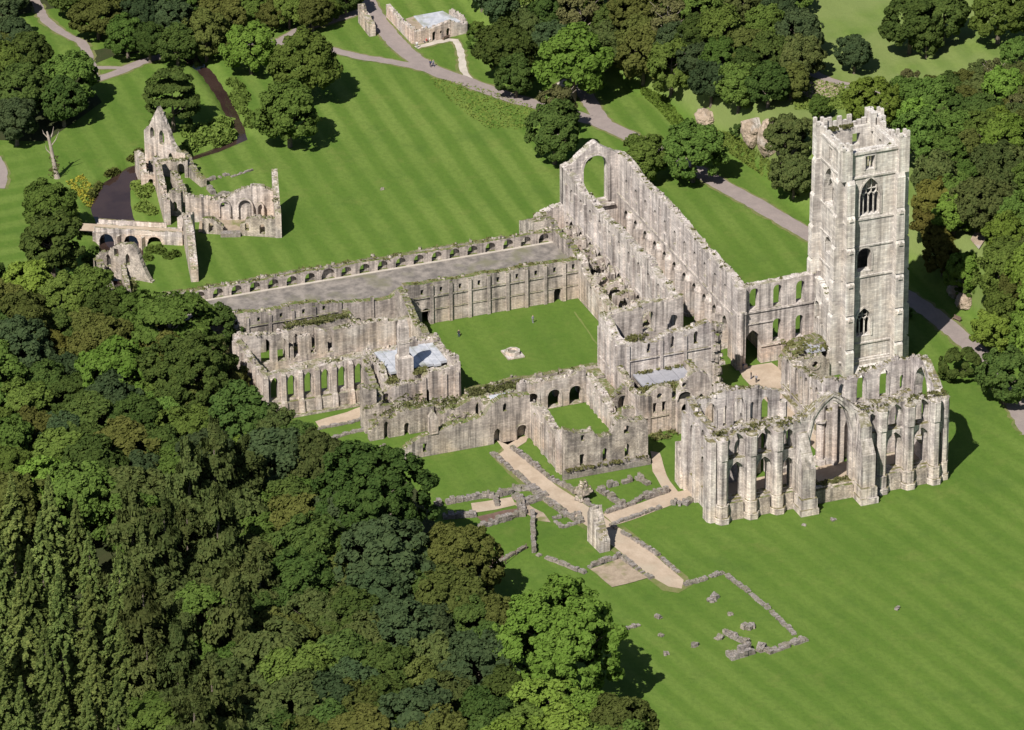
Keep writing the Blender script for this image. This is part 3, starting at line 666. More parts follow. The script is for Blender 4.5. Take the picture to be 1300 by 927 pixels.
# ------------------------------------------------------------------ south transept and its chapels
st = thing('south_transept', 'roofless transept with three narrow lancets and small flat roofed chapels at its foot', 'ruined church', (34, 16, 0))
pl = MB(); b = MB()
wall(b, (29.6, 6.6), (29.6, 23.0), 1.6, 0, [(6.6, 15.6), (12.3, 16.2), (19, 17.0), (23, 17.2)], [('r', 15.9, 2.3, 10.8, 14.0), ('r', 20.9, 2.2, 10.4, 12.4)], 0.25, 0.7, 51, 0.4, pl, 0.5)
frame(b, (29.6, 0), Y, X, ('r', 15.9, 2.3, 10.8, 14.0), 15.9, 0.8, 0.3, 0.12)
b.build('west_wall', M['abbey'], st)
b = MB(); wall(b, (28.8, 7.4), (38.4, 7.4), 1.7, 0, [(28.8, 15.6), (32, 15.2), (35, 14.0), (38.4, 13.4)], [('f', 32.2, 0.4, 8.4, 10.4), ('f', 32.2, 0.4, 4, 6)], 0.2, 0.7, 53, 0.4, pl, 0.6)
for x in (29.3, 31.4, 33.5, 35.6, 37.9): b.box(x-0.3, x+0.3, 6.25, 6.56, 0, 13.2)
b.box(28.8, 38.4, 6.3, 6.56, 6.9, 7.2)
b.build('gable_wall', M['nave'], st)
b = MB(); wall(b, (37.6, 8.26), (37.6, 26.2), 1.6, 0, [(8.26, 13.3), (14, 13.2), (20, 14.0), (25.2, 14.6), (26.2, 12.6)],
     [('p', 12.8, 0.85, 10.8, 12.0), ('p', 17.6, 0.85, 10.9, 12.6), ('p', 22.3, 0.95, 10.9, 12.7)], 0.3, 0.7, 55, 0.5, pl, 0.55)
for y in (8.6, 15.3, 20.1, 25.6): b.box(38.4, 38.7, y-0.3, y+0.3, 6.8, 13.0)
b.box(38.4, 38.62, 8.26, 26, 9.6, 9.85)
b.build('east_wall', M['chapel'], st)
b = MB(); rr = random.Random(3)
for i in range(70): b.jbox((38.6+rr.uniform(-0.9, 0.5), 26.4+rr.uniform(-0.5, 0.9), rr.uniform(0, 14.0)), rr.uniform(0.5, 1.2), rr.uniform(0.5, 1.1), rr.uniform(0.5, 1.3), rr)
wall(b, (37.6, 26.2), (37.6, 27.4), 1.5, 0, [(26.2, 14.4), (27.4, 13.4)], [], 0.4, 0.4, 56, 0.6)
b.build('broken_pier', M['rubble'], st)
b = MB()
wall(b, (38.5, 6.9), (49.6, 6.9), 1.3, 0, [(38.5, 8.6), (44, 7.6), (49.6, 7.8)], [], 0.35, 0.7, 57, 0.5, pl, 0.7)
wall(b, (49.0, 7.55), (49.0, 13.0), 1.2, 0, [(7.55, 8.0), (10.4, 9.2), (13.0, 8.4)], [('f', 9.55, 0.75, 4.2, 6.2), ('f', 11.35, 0.75, 4.2, 6.2), ('o', 10.45, 1.1, 0, 7.5)], 0.25, 0.6, 59, 0.4, pl, 0.9)
b.box(49.6, 49.85, 8.2, 8.6, 0, 8); b.box(49.6, 49.8, 7.6, 12.9, 3.3, 3.5); b.box(49.6, 49.85, 12.4, 12.8, 0, 8)
wall(b, (51.0, 13.4), (51.0, 20.2), 1.3, 0, [(13.4, 8.6), (16.3, 11.9), (19, 11.0), (20.2, 8.0)], [('p', 14.6, 1.2, 3.3, 5.0), ('o', 14.5, 0.9, 0, 10.0), ('p', 17.9, 1.1, 1.5, 6.6)], 0.35, 0.6, 61, 0.6, pl, 0.6)
frame(b, (51.0, 0), Y, X, ('r', 14.5, 2.7, 7.3, 7.4), 14.5, 0.65, 0.35, 0.35)
b.build('chapel_wall', M['abbey'], st)
part('vault_shadow', M['dark'], st, lambda b: b.box(51.64, 51.72, 13.5, 15.6, 7.3, 8.4))  # thin dark sheet on the wall face, painting the shadow under the arch
b = MB(); wall(b, (38.9, 13.2), (50.4, 13.2), 0.9, 0, 6.4, [], 0.3, 0.8, 63, 0.7, pl, 0.6); wall(b, (38.9, 20.2), (51, 20.2), 1.2, 0, [(38.9, 9), (43, 8.4), (51, 8)], [], 0.5, 0.7, 65, 0.9, pl, 0.8)
b.box(43.5, 48.4, 7.6, 12.7, 5.2, 5.9); b.box(43.5, 50.3, 13.7, 19.6, 5.6, 6.6)
b.build('chapel_vault', M['rubble'], st)
part('flat_roof', M['felt'], st, lambda b: [(b.cut(), b.box(38.45, 43.5, 9.6+2.5*i, 9.6+2.5*i+2.42, 6.5, 6.86+0.04*(i % 2))) for i in range(4)])
for i in range(46): pl.tuft((rng.uniform(43.6, 47.5), rng.uniform(8.4, 15.5), 6.3), 0.8, 0.7, rng, 22)
for i in range(24): pl.tuft((rng.uniform(38.5, 39.2), rng.uniform(10, 21), 6.9), 0.5, 0.4, rng, 10)
for i in range(14): pl.tuft((rng.uniform(37, 38), rng.uniform(8.6, 13), 13.4), 0.6, 0.9, rng, 26)
for i in range(20): pl.tuft((rng.uniform(50, 52.6), rng.uniform(8, 13.4), 0.1), 0.6, 0.5, rng, 12)
pl.build('wall_plants', LEAF['tuft'], st, kind='stuff')

# ------------------------------------------------------------------ presbytery
pb = thing('presbytery', 'broken choir walls with tall blind arches between the crossing and the eastern chapel', 'ruined church', (57, 30, 0))
pl = MB(); b = MB()
bl = [('p', x, 1.5, 2.6, 7.0+0.2*i) for i, x in enumerate((46.0, 50.2, 54.6, 59.4, 64.0))]
wall(b, (43.4, 39.0), (71.2, 39.0), 1.0, 0, [(43.4, 7.4), (47, 8.6), (52, 9.2), (58, 10.4), (66, 13.0), (71.2, 15.6)], [], 0.4, 0.7, 71, 0.5, pl, 0.7)
wall(b, (43.4, 38.1), (71.2, 38.1), 0.8, 0, [(43.4, 7.2), (47, 8.2), (52, 8.9), (58, 10.2), (66, 12.8), (71.2, 15.4)], bl, 0.35, 0.7, 72, 0.4, pl, 0.5)
for x in (44.0, 48.1, 52.4, 57.0, 61.7): b.box(x-0.3, x+0.3, 37.45, 37.7, 0, 7.6)
b.box(43.4, 71, 37.4, 37.7, 2.1, 2.4); b.box(43.6, 70, 36.6, 37.68, 0, 1.2)
b.build('north_wall', M['chapel'], pb)
b = MB(); wall(b, (52.0, 20.9), (71.2, 20.9), 1.4, 0, [(52, 9), (57, 10.5), (64, 11.6), (71.2, 14.5)], [('p', 55.6, 1.3, 4, 7.4), ('p', 60, 1.3, 4, 7.8), ('p', 65, 1.4, 4, 8.4)], 0.4, 0.7, 73, 0.6, pl, 0.8)
b.build('south_wall', M['chapel'], pb)
b = MB()
for y in (25.6, 33.2): b.cut(); b.ngon(71.5, y, 0.85, 0, 14.2, 10, 0.95); b.ngon(71.5, y, 1.4, 0, 1.0, 10); b.ngon(71.5, y, 1.25, 8.6, 9.0, 10)
b.cut(); b.ngon(73.0, 35.4, 0.55, 0, 12.6, 8)
b.build('pier', M['nave'], pb)
pl.build('wall_plants', LEAF['tuft'], pb, kind='stuff')

# ------------------------------------------------------------------ eastern chapel
ec = thing('eastern_chapel', 'tall roofless eastern chapel with ribbed buttresses, two tiers of lancets and one huge pointed arch', 'ruined chapel', (78, 30, 0))
pl = MB(); b = MB()
cols = [7.9, 13.5, 18.6, 38.9, 44.3, 49.4]; wins = [10.7, 16.05, 20.7, 36.9, 41.6, 46.85, 50.55]
ops = []
for y in wins:
    w = 2.3 if y not in (20.7, 36.9, 50.55) else (1.0 if y > 50 else 1.5)
    ops += [('p', y, w, 3.8, 8.8), ('p', y, w, 12.0, 14.6)]
ga = ('p', 29.3, 8.0, 3.0, 13.0); ops.append(ga)
TOPE = [(6.7, 16.6), (12, 17.2), (22, 17.0), (23.8, 17.4), (27, 20.2), (29.3, 21.4), (31.6, 20.2), (34.8, 17.4), (38, 16.8), (45, 17.2), (52.4, 16.4)]
opo = []
for y in wins:
    w = 3.3 if y not in (20.7, 36.9, 50.55) else (1.3 if y > 50 else 2.1)
    opo += [('p', y+0.15, w, 3.6, 8.5), ('p', y+0.15, w, 11.9, 14.2)]
opo.append(('p', 29.3, 8.4, 3.0, 13.0))
wall(b, (83.75, 6.7), (83.75, 52.4), 1.1, 0, TOPE, ops, 0.35, 0.7, 81, 0.45, pl, 0.6)
wall(b, (84.72, 6.7), (84.72, 52.4), 0.84, 0, [(y, z-0.25) for y, z in TOPE], opo, 0.35, 0.7, 82, 0.45, pl, 0.6)
b.build('east_wall', M['chapel'], ec)
b = MB()
for k, (w, pr) in enumerate(((8.4, 0.10), (9.3, 0.30))): frame(b, (84.2, 0), Y, X, ('p', 29.3, w, 0.0 if k else 3.0, 13.0), 29.3, 0.95, 0.45, pr, True)
frame(b, (84.25, 0), Y, (-1, 0), ga, 29.3, 0.95, 0.5, 0.2, True)
for y in wins:
    w = 3.3 if y not in (20.7, 36.9, 50.55) else (1.3 if y > 50 else 2.1)
    for q in (('p', y+0.15, w, 3.6, 8.5), ('p', y+0.15, w, 11.9, 14.2)): frame(b, (84.2, 0), Y, X, q, y+0.15, 0.95, 0.18, 0.10, True)
b.build('arch_moulding', M['chapel'], ec)
def column(b, y, x=85.15, sc=1.0):
    for z0, z1, r in [(p, q, w*sc) for p, q, w in ((0, 1.2, 1.4), (1.2, 3.6, 1.15), (3.6, 12.6, 0.92), (12.6, 16.6, 1.04))]:
        b.prism([(x-0.4, y-r), (x+r*0.75, y-r), (x+r*1.45, y-r*0.5), (x+r*1.45, y+r*0.5), (x+r*0.75, y+r), (x-0.4, y+r)], z0, z1, 1.0, False)
        b.prism([(x-0.4, y-r-0.06), (x+r*0.78, y-r-0.06), (x+r*1.5, y-r*0.53), (x+r*1.5, y+r*0.53), (x+r*0.78, y+r+0.06), (x-0.4, y+r+0.06)], z1-0.2, z1+0.02, 0.95)
    b.prism([(x-0.4, y-0.8), (x+0.8, y-0.8), (x+1.2, y), (x+0.8, y+0.8), (x-0.4, y+0.8)], 16.6, 17.0, 0.6)
for y in cols: part('buttress', M['chapel'], ec, lambda b: column(b, y))
part('buttress', M['chapel'], ec, lambda b: column(b, 51.6, 84.6, 0.7))
def bigbutt(b, y, front, zf, tall):
    for z0, z1, x1, w in ((0, 1.2, front+0.3, 1.75), (1.2, 3.2, front, 1.55), (3.2, zf, front-0.5, 1.3)): b.box(85.15, x1, y-w, y+w, z0, z1)
    b.taper(85.15, front-0.5, y-1.3, y+1.3, zf, zf+2.6, 85.15, front-1.9, y-1.1, y+1.1)
    if not tall: b.taper(85.15, front-2.0, y-1.1, y+1.1, zf+2.6, 14.8, 85.15, 85.5, y-0.9, y+0.9); return
    b.box(85.15, front-2.0, y-1.1, y+1.1, zf+2.6, 14.6); b.taper(85.15, front-2.0, y-1.1, y+1.1, 14.6, 16.4, 85.15, 85.4, y-0.9, y+0.9)
part('buttress', M['chapel'], ec, lambda b: bigbutt(b, 23.4, 89.2, 9.0, False)); part('buttress', M['chapel'], ec, lambda b: bigbutt(b, 35.1, 89.2, 9.6, True))
b = MB()      # sill walls under the windows
for y0, y1 in ((9.3, 12.0), (14.9, 17.2), (20.0, 21.7), (36.8, 37.5), (40.3, 42.8), (45.7, 48.0), (50.4, 50.9)): b.taper(85.15, 86.0, y0, y1, 0, 3.3, 85.15, 85.7, y0, y1); b.cut()
b.box(85.16, 85.9, 25.2, 33.4, 0, 2.7)
b.build('sill_wall', M['rubble'], ec)
# south wall with corner column
b = MB(); wall(b, (71.2, 7.5), (83.1, 7.5), 1.6, 0, [(71.2, 17.6), (77, 16.6), (83.1, 16.6)], [('p', 74.2, 2.0, 3.8, 12.4), ('p', 79.4, 2.0, 3.8, 8.6), ('p', 79.4, 2.0, 11.6, 14.0)], 0.35, 0.7, 83, 0.5, pl, 0.8)
for x in (71.7, 76.8, 82.0): b.box(x-0.7, x+0.7, 6.0, 6.68, 0, 15.6)
b.prism([(83.2, 5.2), (85.0, 5.2), (85.7, 5.7), (85.7, 6.66), (83.2, 6.66)], 0, 16.2, 0.96)
b.build('south_wall', M['chapel'], ec)
# north wall with the tall window
b = MB(); wall(b, (71.2, 51.6), (83.1, 51.6), 1.6, 0, [(71.2, 18.2), (74.2, 20.0), (76.5, 20.2), (80, 18.2), (83.1, 16.4)], [('p', 76.6, 6.0, 3.2, 13.6)], 0.25, 0.6, 85, 0.5, pl, 0.6)
frame(b, (0, 51.6), X, (0, -1), ('p', 76.6, 6.0, 3.2, 13.6), 76.6, 0.8, 0.4, 0.15)
b.build('north_wall', M['chapel'], ec)
# west wall in two halves: thick lower stage with a ledge, open lancets above
b = MB()
wall(b, (71.6, 8.35), (71.6, 25.0), 2.2, 0, [(8.35, 10.6), (25, 10.9)], [('p', 11.5, 1.7, 3.4, 7.2), ('p', 16.5, 1.7, 3.4, 7.2), ('p', 21.2, 2.4, 0, 7.0)], 0.3, 0.7, 87, 0.4, pl, 1.0)
wall(b, (71.0, 8.35), (71.0, 25.0), 1.0, 10.7, [(8.35, 17.6), (14, 17.8), (25, 16.4)], [('p', 11.4, 2.2, 11.2, 14.6), ('p', 14.3, 0.8, 11.2, 14.6), ('p', 17.0, 2.2, 11.2, 14.8), ('p', 19.6, 0.8, 11.2, 14.4), ('p', 22.2, 1.7, 11.0, 14.2)], 0.4, 0.6, 89, 0.6, pl, 1.0)
wall(b, (71.6, 34.0), (71.6, 50.75), 2.2, 0, [(34, 11.0), (50.75, 11.4)], [('p', 38.6, 2.4, 0, 7.2), ('p', 43.6, 1.7, 3.4, 7.4), ('p', 48.4, 1.7, 3.4, 7.4)], 0.3, 0.7, 91, 0.4, pl, 0.8)
wall(b, (71.0, 34.0), (71.0, 50.75), 1.0, 11.0, [(34, 16.6), (40, 17.2), (50.75, 18.2)], [('p', 37.2, 1.2, 11.4, 14.4), ('p', 41.0, 1.6, 11.4, 15.2), ('p', 45.6, 1.8, 11.4, 15.4), ('p', 49.2, 0.8, 12.2, 14.4)], 0.4, 0.6, 93, 0.6, pl, 0.7)
for q in (('p', 41.0, 1.6, 11.4, 15.2), ('p', 45.6, 1.8, 11.4, 15.4), ('p', 11.4, 2.2, 11.2, 14.6), ('p', 17.0, 2.2, 11.2, 14.8)): frame(b, (71.0, 0), Y, X, q, q[1], 0.5, 0.2, 0.15, True)
b.build('west_wall', M['chapel'], ec)
for i in range(90):
    y = rng.choice([rng.uniform(7, 24), rng.uniform(35, 52)]); pl.tuft((84.2+rng.uniform(-0.9, 0.8), y, 17.0), 0.6, 0.3, rng, 12)
for i in range(14): pl.tuft((84.2+rng.uniform(-0.7, 0.7), rng.uniform(26, 33), 3.0), 0.6, 0.5, rng, 18)
pl.build('wall_plants', LEAF['tuft'], ec, kind='stuff')

# ------------------------------------------------------------------ west range
wr = thing('west_range', 'very long low range with a gravel roof and small windows along its back wall', 'ruined building', (-15, -20, 0))
pl = MB(); b = MB()
sq = [('f', -13.4+3.9*i-1.9, 0.6, 6.5, 7.5) for i in range(9)]
wall(b, (-9.0, -19.0), (-9.0, 17.0), 1.4, 0, [(-19, 9.0), (-12, 8.7), (17.0, 8.5)], sq+[('r', -14.6, 1.6, 0.0, 2.6), ('r', 12.6, 1.5, 0, 2.2)], 0.12, 0.8, 101, 0.15, pl, 1.0)
wall(b, (-9.0, -62), (-9.0, -19.0), 1.4, 0, [(-62, 9.0), (-45, 8.9), (-34, 8.5), (-31, 7.4), (-27, 6.8), (-22, 6.8), (-19, 8.2)], [('f', -52.8, 0.6, 6.8, 7.6), ('f', -48.3, 0.6, 6.8, 7.6), ('f', -43.8, 0.6, 6.8, 7.7), ('f', -39.3, 0.6, 6.8, 7.7), ('f', -35.2, 0.6, 6.8, 7.7), ('r', -50.6, 2.2, 0, 3.4), ('r', -46, 2.0, 0, 3.0), ('r', -28.4, 1.4, 0, 3.2)], 0.2, 0.8, 103, 0.3, pl, 0.5)
b.build('inner_wall', M['range'], wr)
b = MB()
for i in range(9): y = -13.4+3.9*i; b.box(-8.3, -7.95, y-0.32, y+0.32, 0, 8.3); b.cut()
for y in (-50.6, -46.1, -41.5, -37.2, -32, -25.5): b.box(-8.3, -8.0, y-0.3, y+0.3, 0, 8.0); b.cut()
b.build('pilaster', M['range'], wr)
part('string_course', M['range'], wr, lambda b: (b.box(-8.3, -8.08, -19, 17, 5.7, 5.95), b.cut(), b.box(-8.3, -8.1, -62, -31, 5.9, 6.1), b.cut(), b.box(-8.3, -8.15, -19, 17, 2.9, 3.05)))
part('shaded_door_infill', M['dark'], wr, lambda b: b.box(-9.4, -9.3, 11.9, 13.3, 0, 2.9))  # infill of the blind arch, coloured near black to imitate shade
b = MB(); b2 = MB()
ys = [-56.2+3.72*i for i in range(20)]
wall(b, (-22.4, -64), (-22.4, 18.0), 0.6, 0, [(-64, 9.0), (-30, 8.9), (18, 8.8)], [('r', y, 0.95, 6.8, 7.7) for i, y in enumerate(ys) if i not in (7, 20)], 0.14, 0.9, 105, 0.2, pl, 0.7)
wall(b2, (-21.7, -64), (-21.7, 18.0), 0.78, 0, [(-64, 8.9), (-30, 8.8), (18, 8.7)], [('r', y+0.3, 2.2 if i != 7 else 2.8, 6.5, 7.4) for i, y in enumerate(ys)], 0.12, 0.9, 107, 0.2, pl, 0.5)
b.v += []; b.build('outer_wall', M['range'], wr); b2.build('window_recess_wall', M['range'], wr)
part('roof', M['gravel_roof'], wr, lambda b: (b.box(-21.3, -9.72, -63.5, 16.6, 6.0, 6.5), b.box(-14.5, -9.8, 9.0, 16.5, 6.5, 6.9)))
part('roof_edge', M['pale_path'], wr, lambda b: b.box(-21.29, -20.7, -63, 16.5, 6.5, 6.62))
b = MB(); wall(b, (-22.6, 17.3), (-8.4, 17.3), 1.3, 0, [(-22.6, 9.4), (-17, 9.0), (-12, 9.8), (-8.4, 8.8)], [], 0.4, 0.7, 109, 0.6, pl, 0.6)
b.build('north_wall', M['range'], wr)
b = MB(); wall(b, (-31, 15.4), (-22.7, 15.4), 4.4, 0, [(-31, 7), (-26, 9), (-22.7, 9.5)], [], 0.6, 0.8, 110, 0.9, pl, 0.8); b.build('corner_block', M['rubble'], wr)
pl.build('wall_plants', LEAF['tuft'], wr, kind='stuff')

# ------------------------------------------------------------------ refectory and kitchen walls
rf = thing('refectory', 'roofless hall with a row of tall pointed windows between stepped buttresses', 'ruined building', (9, -40, 0))
pl = MB(); b = MB()
yc = [-53.8, -50.5, -47.2, -43.9, -40.6, -37.3]
wall(b, (17.3, -56.0), (17.3, -34.6), 1.4, 0, [(-56, 9.2), (-45, 9.1), (-36, 9.3), (-34.6, 8.8)], [('p', y, 1.55, 3.5, 6.9) for y in yc], 0.14, 0.7, 111, 0.25, pl, 0.4)
wall(b, (17.3, -34.6), (17.3, -21), 1.4, 0, [(-34.6, 7), (-30, 5), (-21, 6)], [], 0.5, 0.8, 112, 0.5, pl, 0.6)
for y in yc: frame(b, (17.3, 0), Y, X, ('p', y, 1.55, 3.5, 6.9), y, 0.7, 0.18, 0.1)
b.build('east_wall', M['abbey'], rf)
b = MB()
for y in [-55.6]+[y+1.65 for y in yc]:
    b.cut()
    b.box(18.0, 18.7, y-0.42, y+0.42, 3.2, 8.6); b.taper(18.0, 18.7, y-0.42, y+0.42, 8.6, 9.1, 18.0, 18.2, y-0.3, y+0.3)
    b.taper(18.0, 19.3, y-0.55, y+0.55, 0, 3.0, 18.0, 19.0, y-0.5, y+0.5); b.taper(18.0, 19.0, y-0.5, y+0.5, 3.0, 3.4, 18.0, 18.7, y-0.45, y+0.45)
b.build('buttress', M['abbey'], rf)
b = MB()
for i, y in enumerate(yc): b.taper(18.0, 18.9, y-1.1, y+1.1, 0, 2.9, 18.0, 18.65, y-1.1, y+1.1); b.cut()
b.box(18.0, 19.6, -56, -34.8, 0, 0.5)
b.build('plinth', M['rubble'], rf)
b = MB()
wall(b, (-0.4, -55.8), (-0.4, -45.2), 1.3, 0, [(-55.8, 9.0), (-50, 8.6), (-45.2, 7.8)], [('p', -49.7, 2.1, 2.0, 5.4), ('p', -46.5, 1.9, 2.0, 5.4)], 0.3, 0.7, 113, 0.5, pl, 0.8)
wall(b, (-0.4, -45.2), (-0.4, -36.2), 1.3, 0, [(-45.2, 2.0), (-42.9, 2.2), (-36.2, 2.4)], [], 0.3, 0.8, 114, 0.4, pl, 0.7)
for y0, y1, z in ((-43.0, -40.8, 6.6), (-39.6, -37.4, 6.8), (-44.9, -44.2, 4.8)): wall(b, (-0.4, y0), (-0.4, y1), 1.1, 2.0, z, [], 0.5, 0.5, int(-y0), 0.8)
wall(b, (-0.4, -36.2), (-0.4, -20.4), 1.3, 0, [(-36.2, 7.4), (-33, 7.6), (-30, 6.4), (-20.4, 6.6)], [], 0.3, 0.7, 115, 0.5, pl, 0.6)
wall(b, (1.2, -45.4), (1.2, -21.5), 1.6, 0, [(-45.4, 1.2), (-21.5, 1.4)], [], 0.15, 0.9, 116, 0.3)
b.build('west_wall', M['abbey'], rf)
b = MB(); wall(b, (0.3, -55.4), (16.6, -55.4), 1.3, 0, [(0.3, 9.0), (8, 8.6), (16.6, 9.1)], [('p', x, 1.3, 3.2, 6.4) for x in (4.4, 11.6)], 0.2, 0.7, 117, 0.3, pl, 0.5)
for x in (1.0, 3.0, 5.8, 8.2, 10.2, 13.0, 15.6): b.box(x-0.3, x+0.3, -56.5, -56.04, 0, 8.3)
b.build('south_wall', M['abbey'], rf)
b = MB()
wall(b, (-4.6, -44.6), (-4.6, -31.2), 1.6, 0, [(-44.6, 6.4), (-38, 6.8), (-31.2, 6.9)], [('r', -42.0, 2.0, 1.6, 4.2), ('r', -38.0, 2.6, 1.6, 4.3), ('r', -34.0, 1.9, 1.6, 4.4)], 0.25, 0.7, 118, 0.4, pl, 1.6)
wall(b, (-8.2, -20.2), (4.0, -20.2), 1.4, 0, [(-8.2, 9.0), (-3, 8.2), (4, 6.4)], [], 0.4, 0.6, 119, 0.6, pl, 1.2)
wall(b, (4.0, -20.2), (14.4, -20.2), 1.4, 0, [(4, 6.4), (9, 5.4), (14.4, 8.0)], [('r', 7.4, 2.0, 0, 3.0)], 0.6, 0.6, 120, 0.9, pl, 0.8)
wall(b, (-8.2, -31.0), (-0.8, -31.0), 1.2, 0, [(-8.2, 7.0), (-4, 6.0), (-0.8, 6.4)], [], 0.5, 0.6, 121, 0.8, pl, 1.0)
b.build('kitchen_wall', M['rubble'], rf)
for i in range(60): pl.tuft((-4.6+rng.uniform(-0.8, 0.8), rng.uniform(-44.4, -31.4), 6.75), 0.6, 0.3, rng, 14)
pl.build('wall_plants', LEAF['tuft'], rf, kind='stuff')

# ------------------------------------------------------------------ warming house with chimney
wh = thing('warming_house', 'square ruined block with a sunlit lead roof and one tall chimney stack', 'ruined building', (20, -27, 0))
pl = MB(); b = MB()
wall(b, (26.0, -36.0), (26.0, -27.6), 1.4, 0, [(-36, 4.4), (-34.5, 6.2), (-31.5, 6.8), (-27.6, 7.0)], [('r', -35.0, 1.2, 3.4, 5.0)], 0.35, 0.6, 131, 0.5, pl, 0.8)
wall(b, (26.0, -27.6), (26.0, -20.2), 1.4, 0, [(-27.6, 7.2), (-26, 8.6), (-22, 9.4), (-20.2, 9.3)], [('p', -26.9, 1.1, 1.5, 4.0)], 0.3, 0.6, 132, 0.5, pl, 0.5)
for y in (-27.5, -23.4, -21.0): b.box(26.7, 27.0, y-0.4, y+0.4, 0, 7.6)
wall(b, (13.6, -20.9), (26.0, -20.9), 1.4, 0, [(13.6, 9.4), (18, 9.0), (26, 9.5)], [], 0.45, 0.6, 133, 0.8, pl, 0.4)
wall(b, (14.0, -34.0), (14.0, -21.6), 1.2, 0, [(-34, 8.0), (-28, 9.2), (-21.6, 10.2)], [], 0.5, 0.6, 134, 0.7, pl, 0.5)
wall(b, (14.0, -34.4), (26.0, -34.4), 1.2, 0, [(14, 9.6), (18, 9.6), (22, 10.2), (26, 7.2)], [], 0.6, 0.6, 135, 0.8, pl, 0.8)
b.build('wall', M['abbey'], wh)
part('lead_sheet', M['lead'], wh, lambda b: [(b.cut(), b.box(15.2+0.3*(i % 3), 24.2-0.4*((i*5) % 3), -33.2+1.45*i, -33.2+1.45*i+1.38, 8.0, 8.46+0.05*(i % 2))) for i in range(8)])
def chim(b):
    b.box(23.4, 25.4, -31.9, -29.0, 4, 11.4); b.taper(23.4, 25.4, -31.9, -29.0, 11.4, 11.9, 23.7, 25.2, -31.6, -29.7)
    b.box(23.7, 25.2, -31.6, -29.7, 11.9, 17.6); b.taper(23.7, 25.2, -31.6, -29.7, 17.6, 19.0, 24.0, 25.0, -31.3, -30.0); b.box(23.6, 25.3, -31.7, -29.6, 14.4, 14.7)
part('chimney', M['abbey'], wh, chim)
part('ledge', M['rubble'], wh, lambda b: (b.box(24.6, 25.4, -29, -21.7, 6.0, 8.0), b.cut(), b.box(24.62, 25.38, -34, -32, 5.5, 7.0), b.cut(), b.box(26.7, 29.5, -36, -27.8, 0, 2.6)))
for i in range(26): pl.tuft((rng.uniform(24.5, 25.6), rng.uniform(-29, -26.4), 8.0), 0.6, 0.5, rng, 18)
for i in range(22): pl.tuft((rng.uniform(24, 25.6), rng.uniform(-34, -31.8), 7.0), 0.6, 0.5, rng, 16)
pl.build('wall_plants', LEAF['tuft'], wh, kind='stuff')

# ------------------------------------------------------------------ east range and chapter house
er = thing('east_range', 'long ruined domestic range with two low doorways opening onto the sandy path', 'ruined building', (36, -25, 0))
pl = MB(); b = MB()
wall(b, (42.3, -38.4), (42.3, -12.6), 1.4, 0, [(-38.4, 1.6), (-35.5, 3.4), (-33, 4.6), (-30, 4.9), (-24, 5.9), (-21.5, 6.6), (-20, 9.0), (-12.6, 9.4)], [('f', -33.2, 0.8, 1.0, 2.7), ('p', -19.0, 1.4, 0, 1.9), ('r', -14.2, 2.0, 0, 2.0), ('p', -17.5, 0.8, 6.4, 7.4)], 0.3, 0.6, 141, 0.5, pl, 0.35)
frame(b, (42.3, 0), Y, X, ('r', -14.2, 2.0, 0, 2.0), -14.2, 0.7, 0.3, 0.1)
b.build('east_wall', M['range'], er)
part('gabled_pinnacle', M['abbey'], er, lambda b: (b.box(41.7, 43.2, -32.1, -30.6, 4.4, 7.6), b.hexa([(41.7, -32.1, 7.6), (43.2, -32.1, 7.6), (43.2, -30.6, 7.6), (41.7, -30.6, 7.6), (41.7, -31.4, 8.9), (43.2, -31.4, 8.9), (43.2, -31.3, 8.9), (41.7, -31.3, 8.9)]), b.box(43.2, 43.3, -31.6, -31.1, 5.0, 7.4)))
b = MB()
wall(b, (36.6, -28), (36.6, -13.0), 1.2, 0, [(-28, 4.6), (-24, 5.6), (-22, 6.6), (-17, 7.2), (-13, 7)], [('p', -20.4, 1.5, 3.0, 5.0)], 0.4, 0.6, 142, 0.6, pl, 0.8)
wall(b, (33.0, -40.6), (33.0, -28.0), 1.3, 0, [(-40.6, 3.2), (-37, 4.4), (-28, 4.6)], [('p', -37.4, 0.9, 0, 2.8), ('r', -33.4, 1.0, 0, 2.0)], 0.5, 0.6, 143, 0.7, pl, 1.0)
wall(b, (30.0, -40.4), (30.0, -27.6), 1.1, 0, [(-40.4, 5.8), (-36, 5.2), (-27.6, 4.2)], [], 0.4, 0.6, 144, 0.6, pl, 1.1)
wall(b, (28.0, -40.2), (28.0, -37.6), 2.0, 0, [(-40.2, 9.0), (-37.6, 8.4)], [], 0.8, 0.5, 145, 0.9, pl, 1.2)
wall(b, (20.0, -36.6), (28.0, -36.6), 1.2, 0, [(20, 9.4), (24, 8.4), (28, 6.2)], [('r', 25.4, 1.2, 2.6, 4.2)], 0.6, 0.6, 146, 0.8, pl, 1.0)
b.build('inner_wall', M['rubble'], er)
b = MB()
b.box(37.2, 41.6, -20.6, -13.0, 0, 7.0); b.box(30.0, 36.0, -27.4, -13.5, 0, 3.8); b.box(30.6, 32.4, -40, -28, 0, 2.9); b.box(37.2, 41.6, -29.4, -21, 0, 2.6)
rr = random.Random(6)
for _ in range(110): b.jbox((rr.uniform(30.2, 41), rr.uniform(-27, -13.6), rr.uniform(3.4, 4.0)), rr.uniform(0.5, 1.5), rr.uniform(0.5, 1.2), rr.uniform(0.3, 0.9), rr)
for _ in range(60): b.jbox((rr.uniform(37.2, 41.4), rr.uniform(-20.4, -13.2), 6.7), rr.uniform(0.5, 1.3), rr.uniform(0.5, 1.2), rr.uniform(0.3, 0.8), rr)
b.build('vault_mound', M['rubble'], er)
part('lead_patch', M['lead'], er, lambda b: b.taper(37.6, 41.2, -18.8, -14.6, 7.02, 7.4, 37.8, 41, -18.6, -14.8))
b = MB()
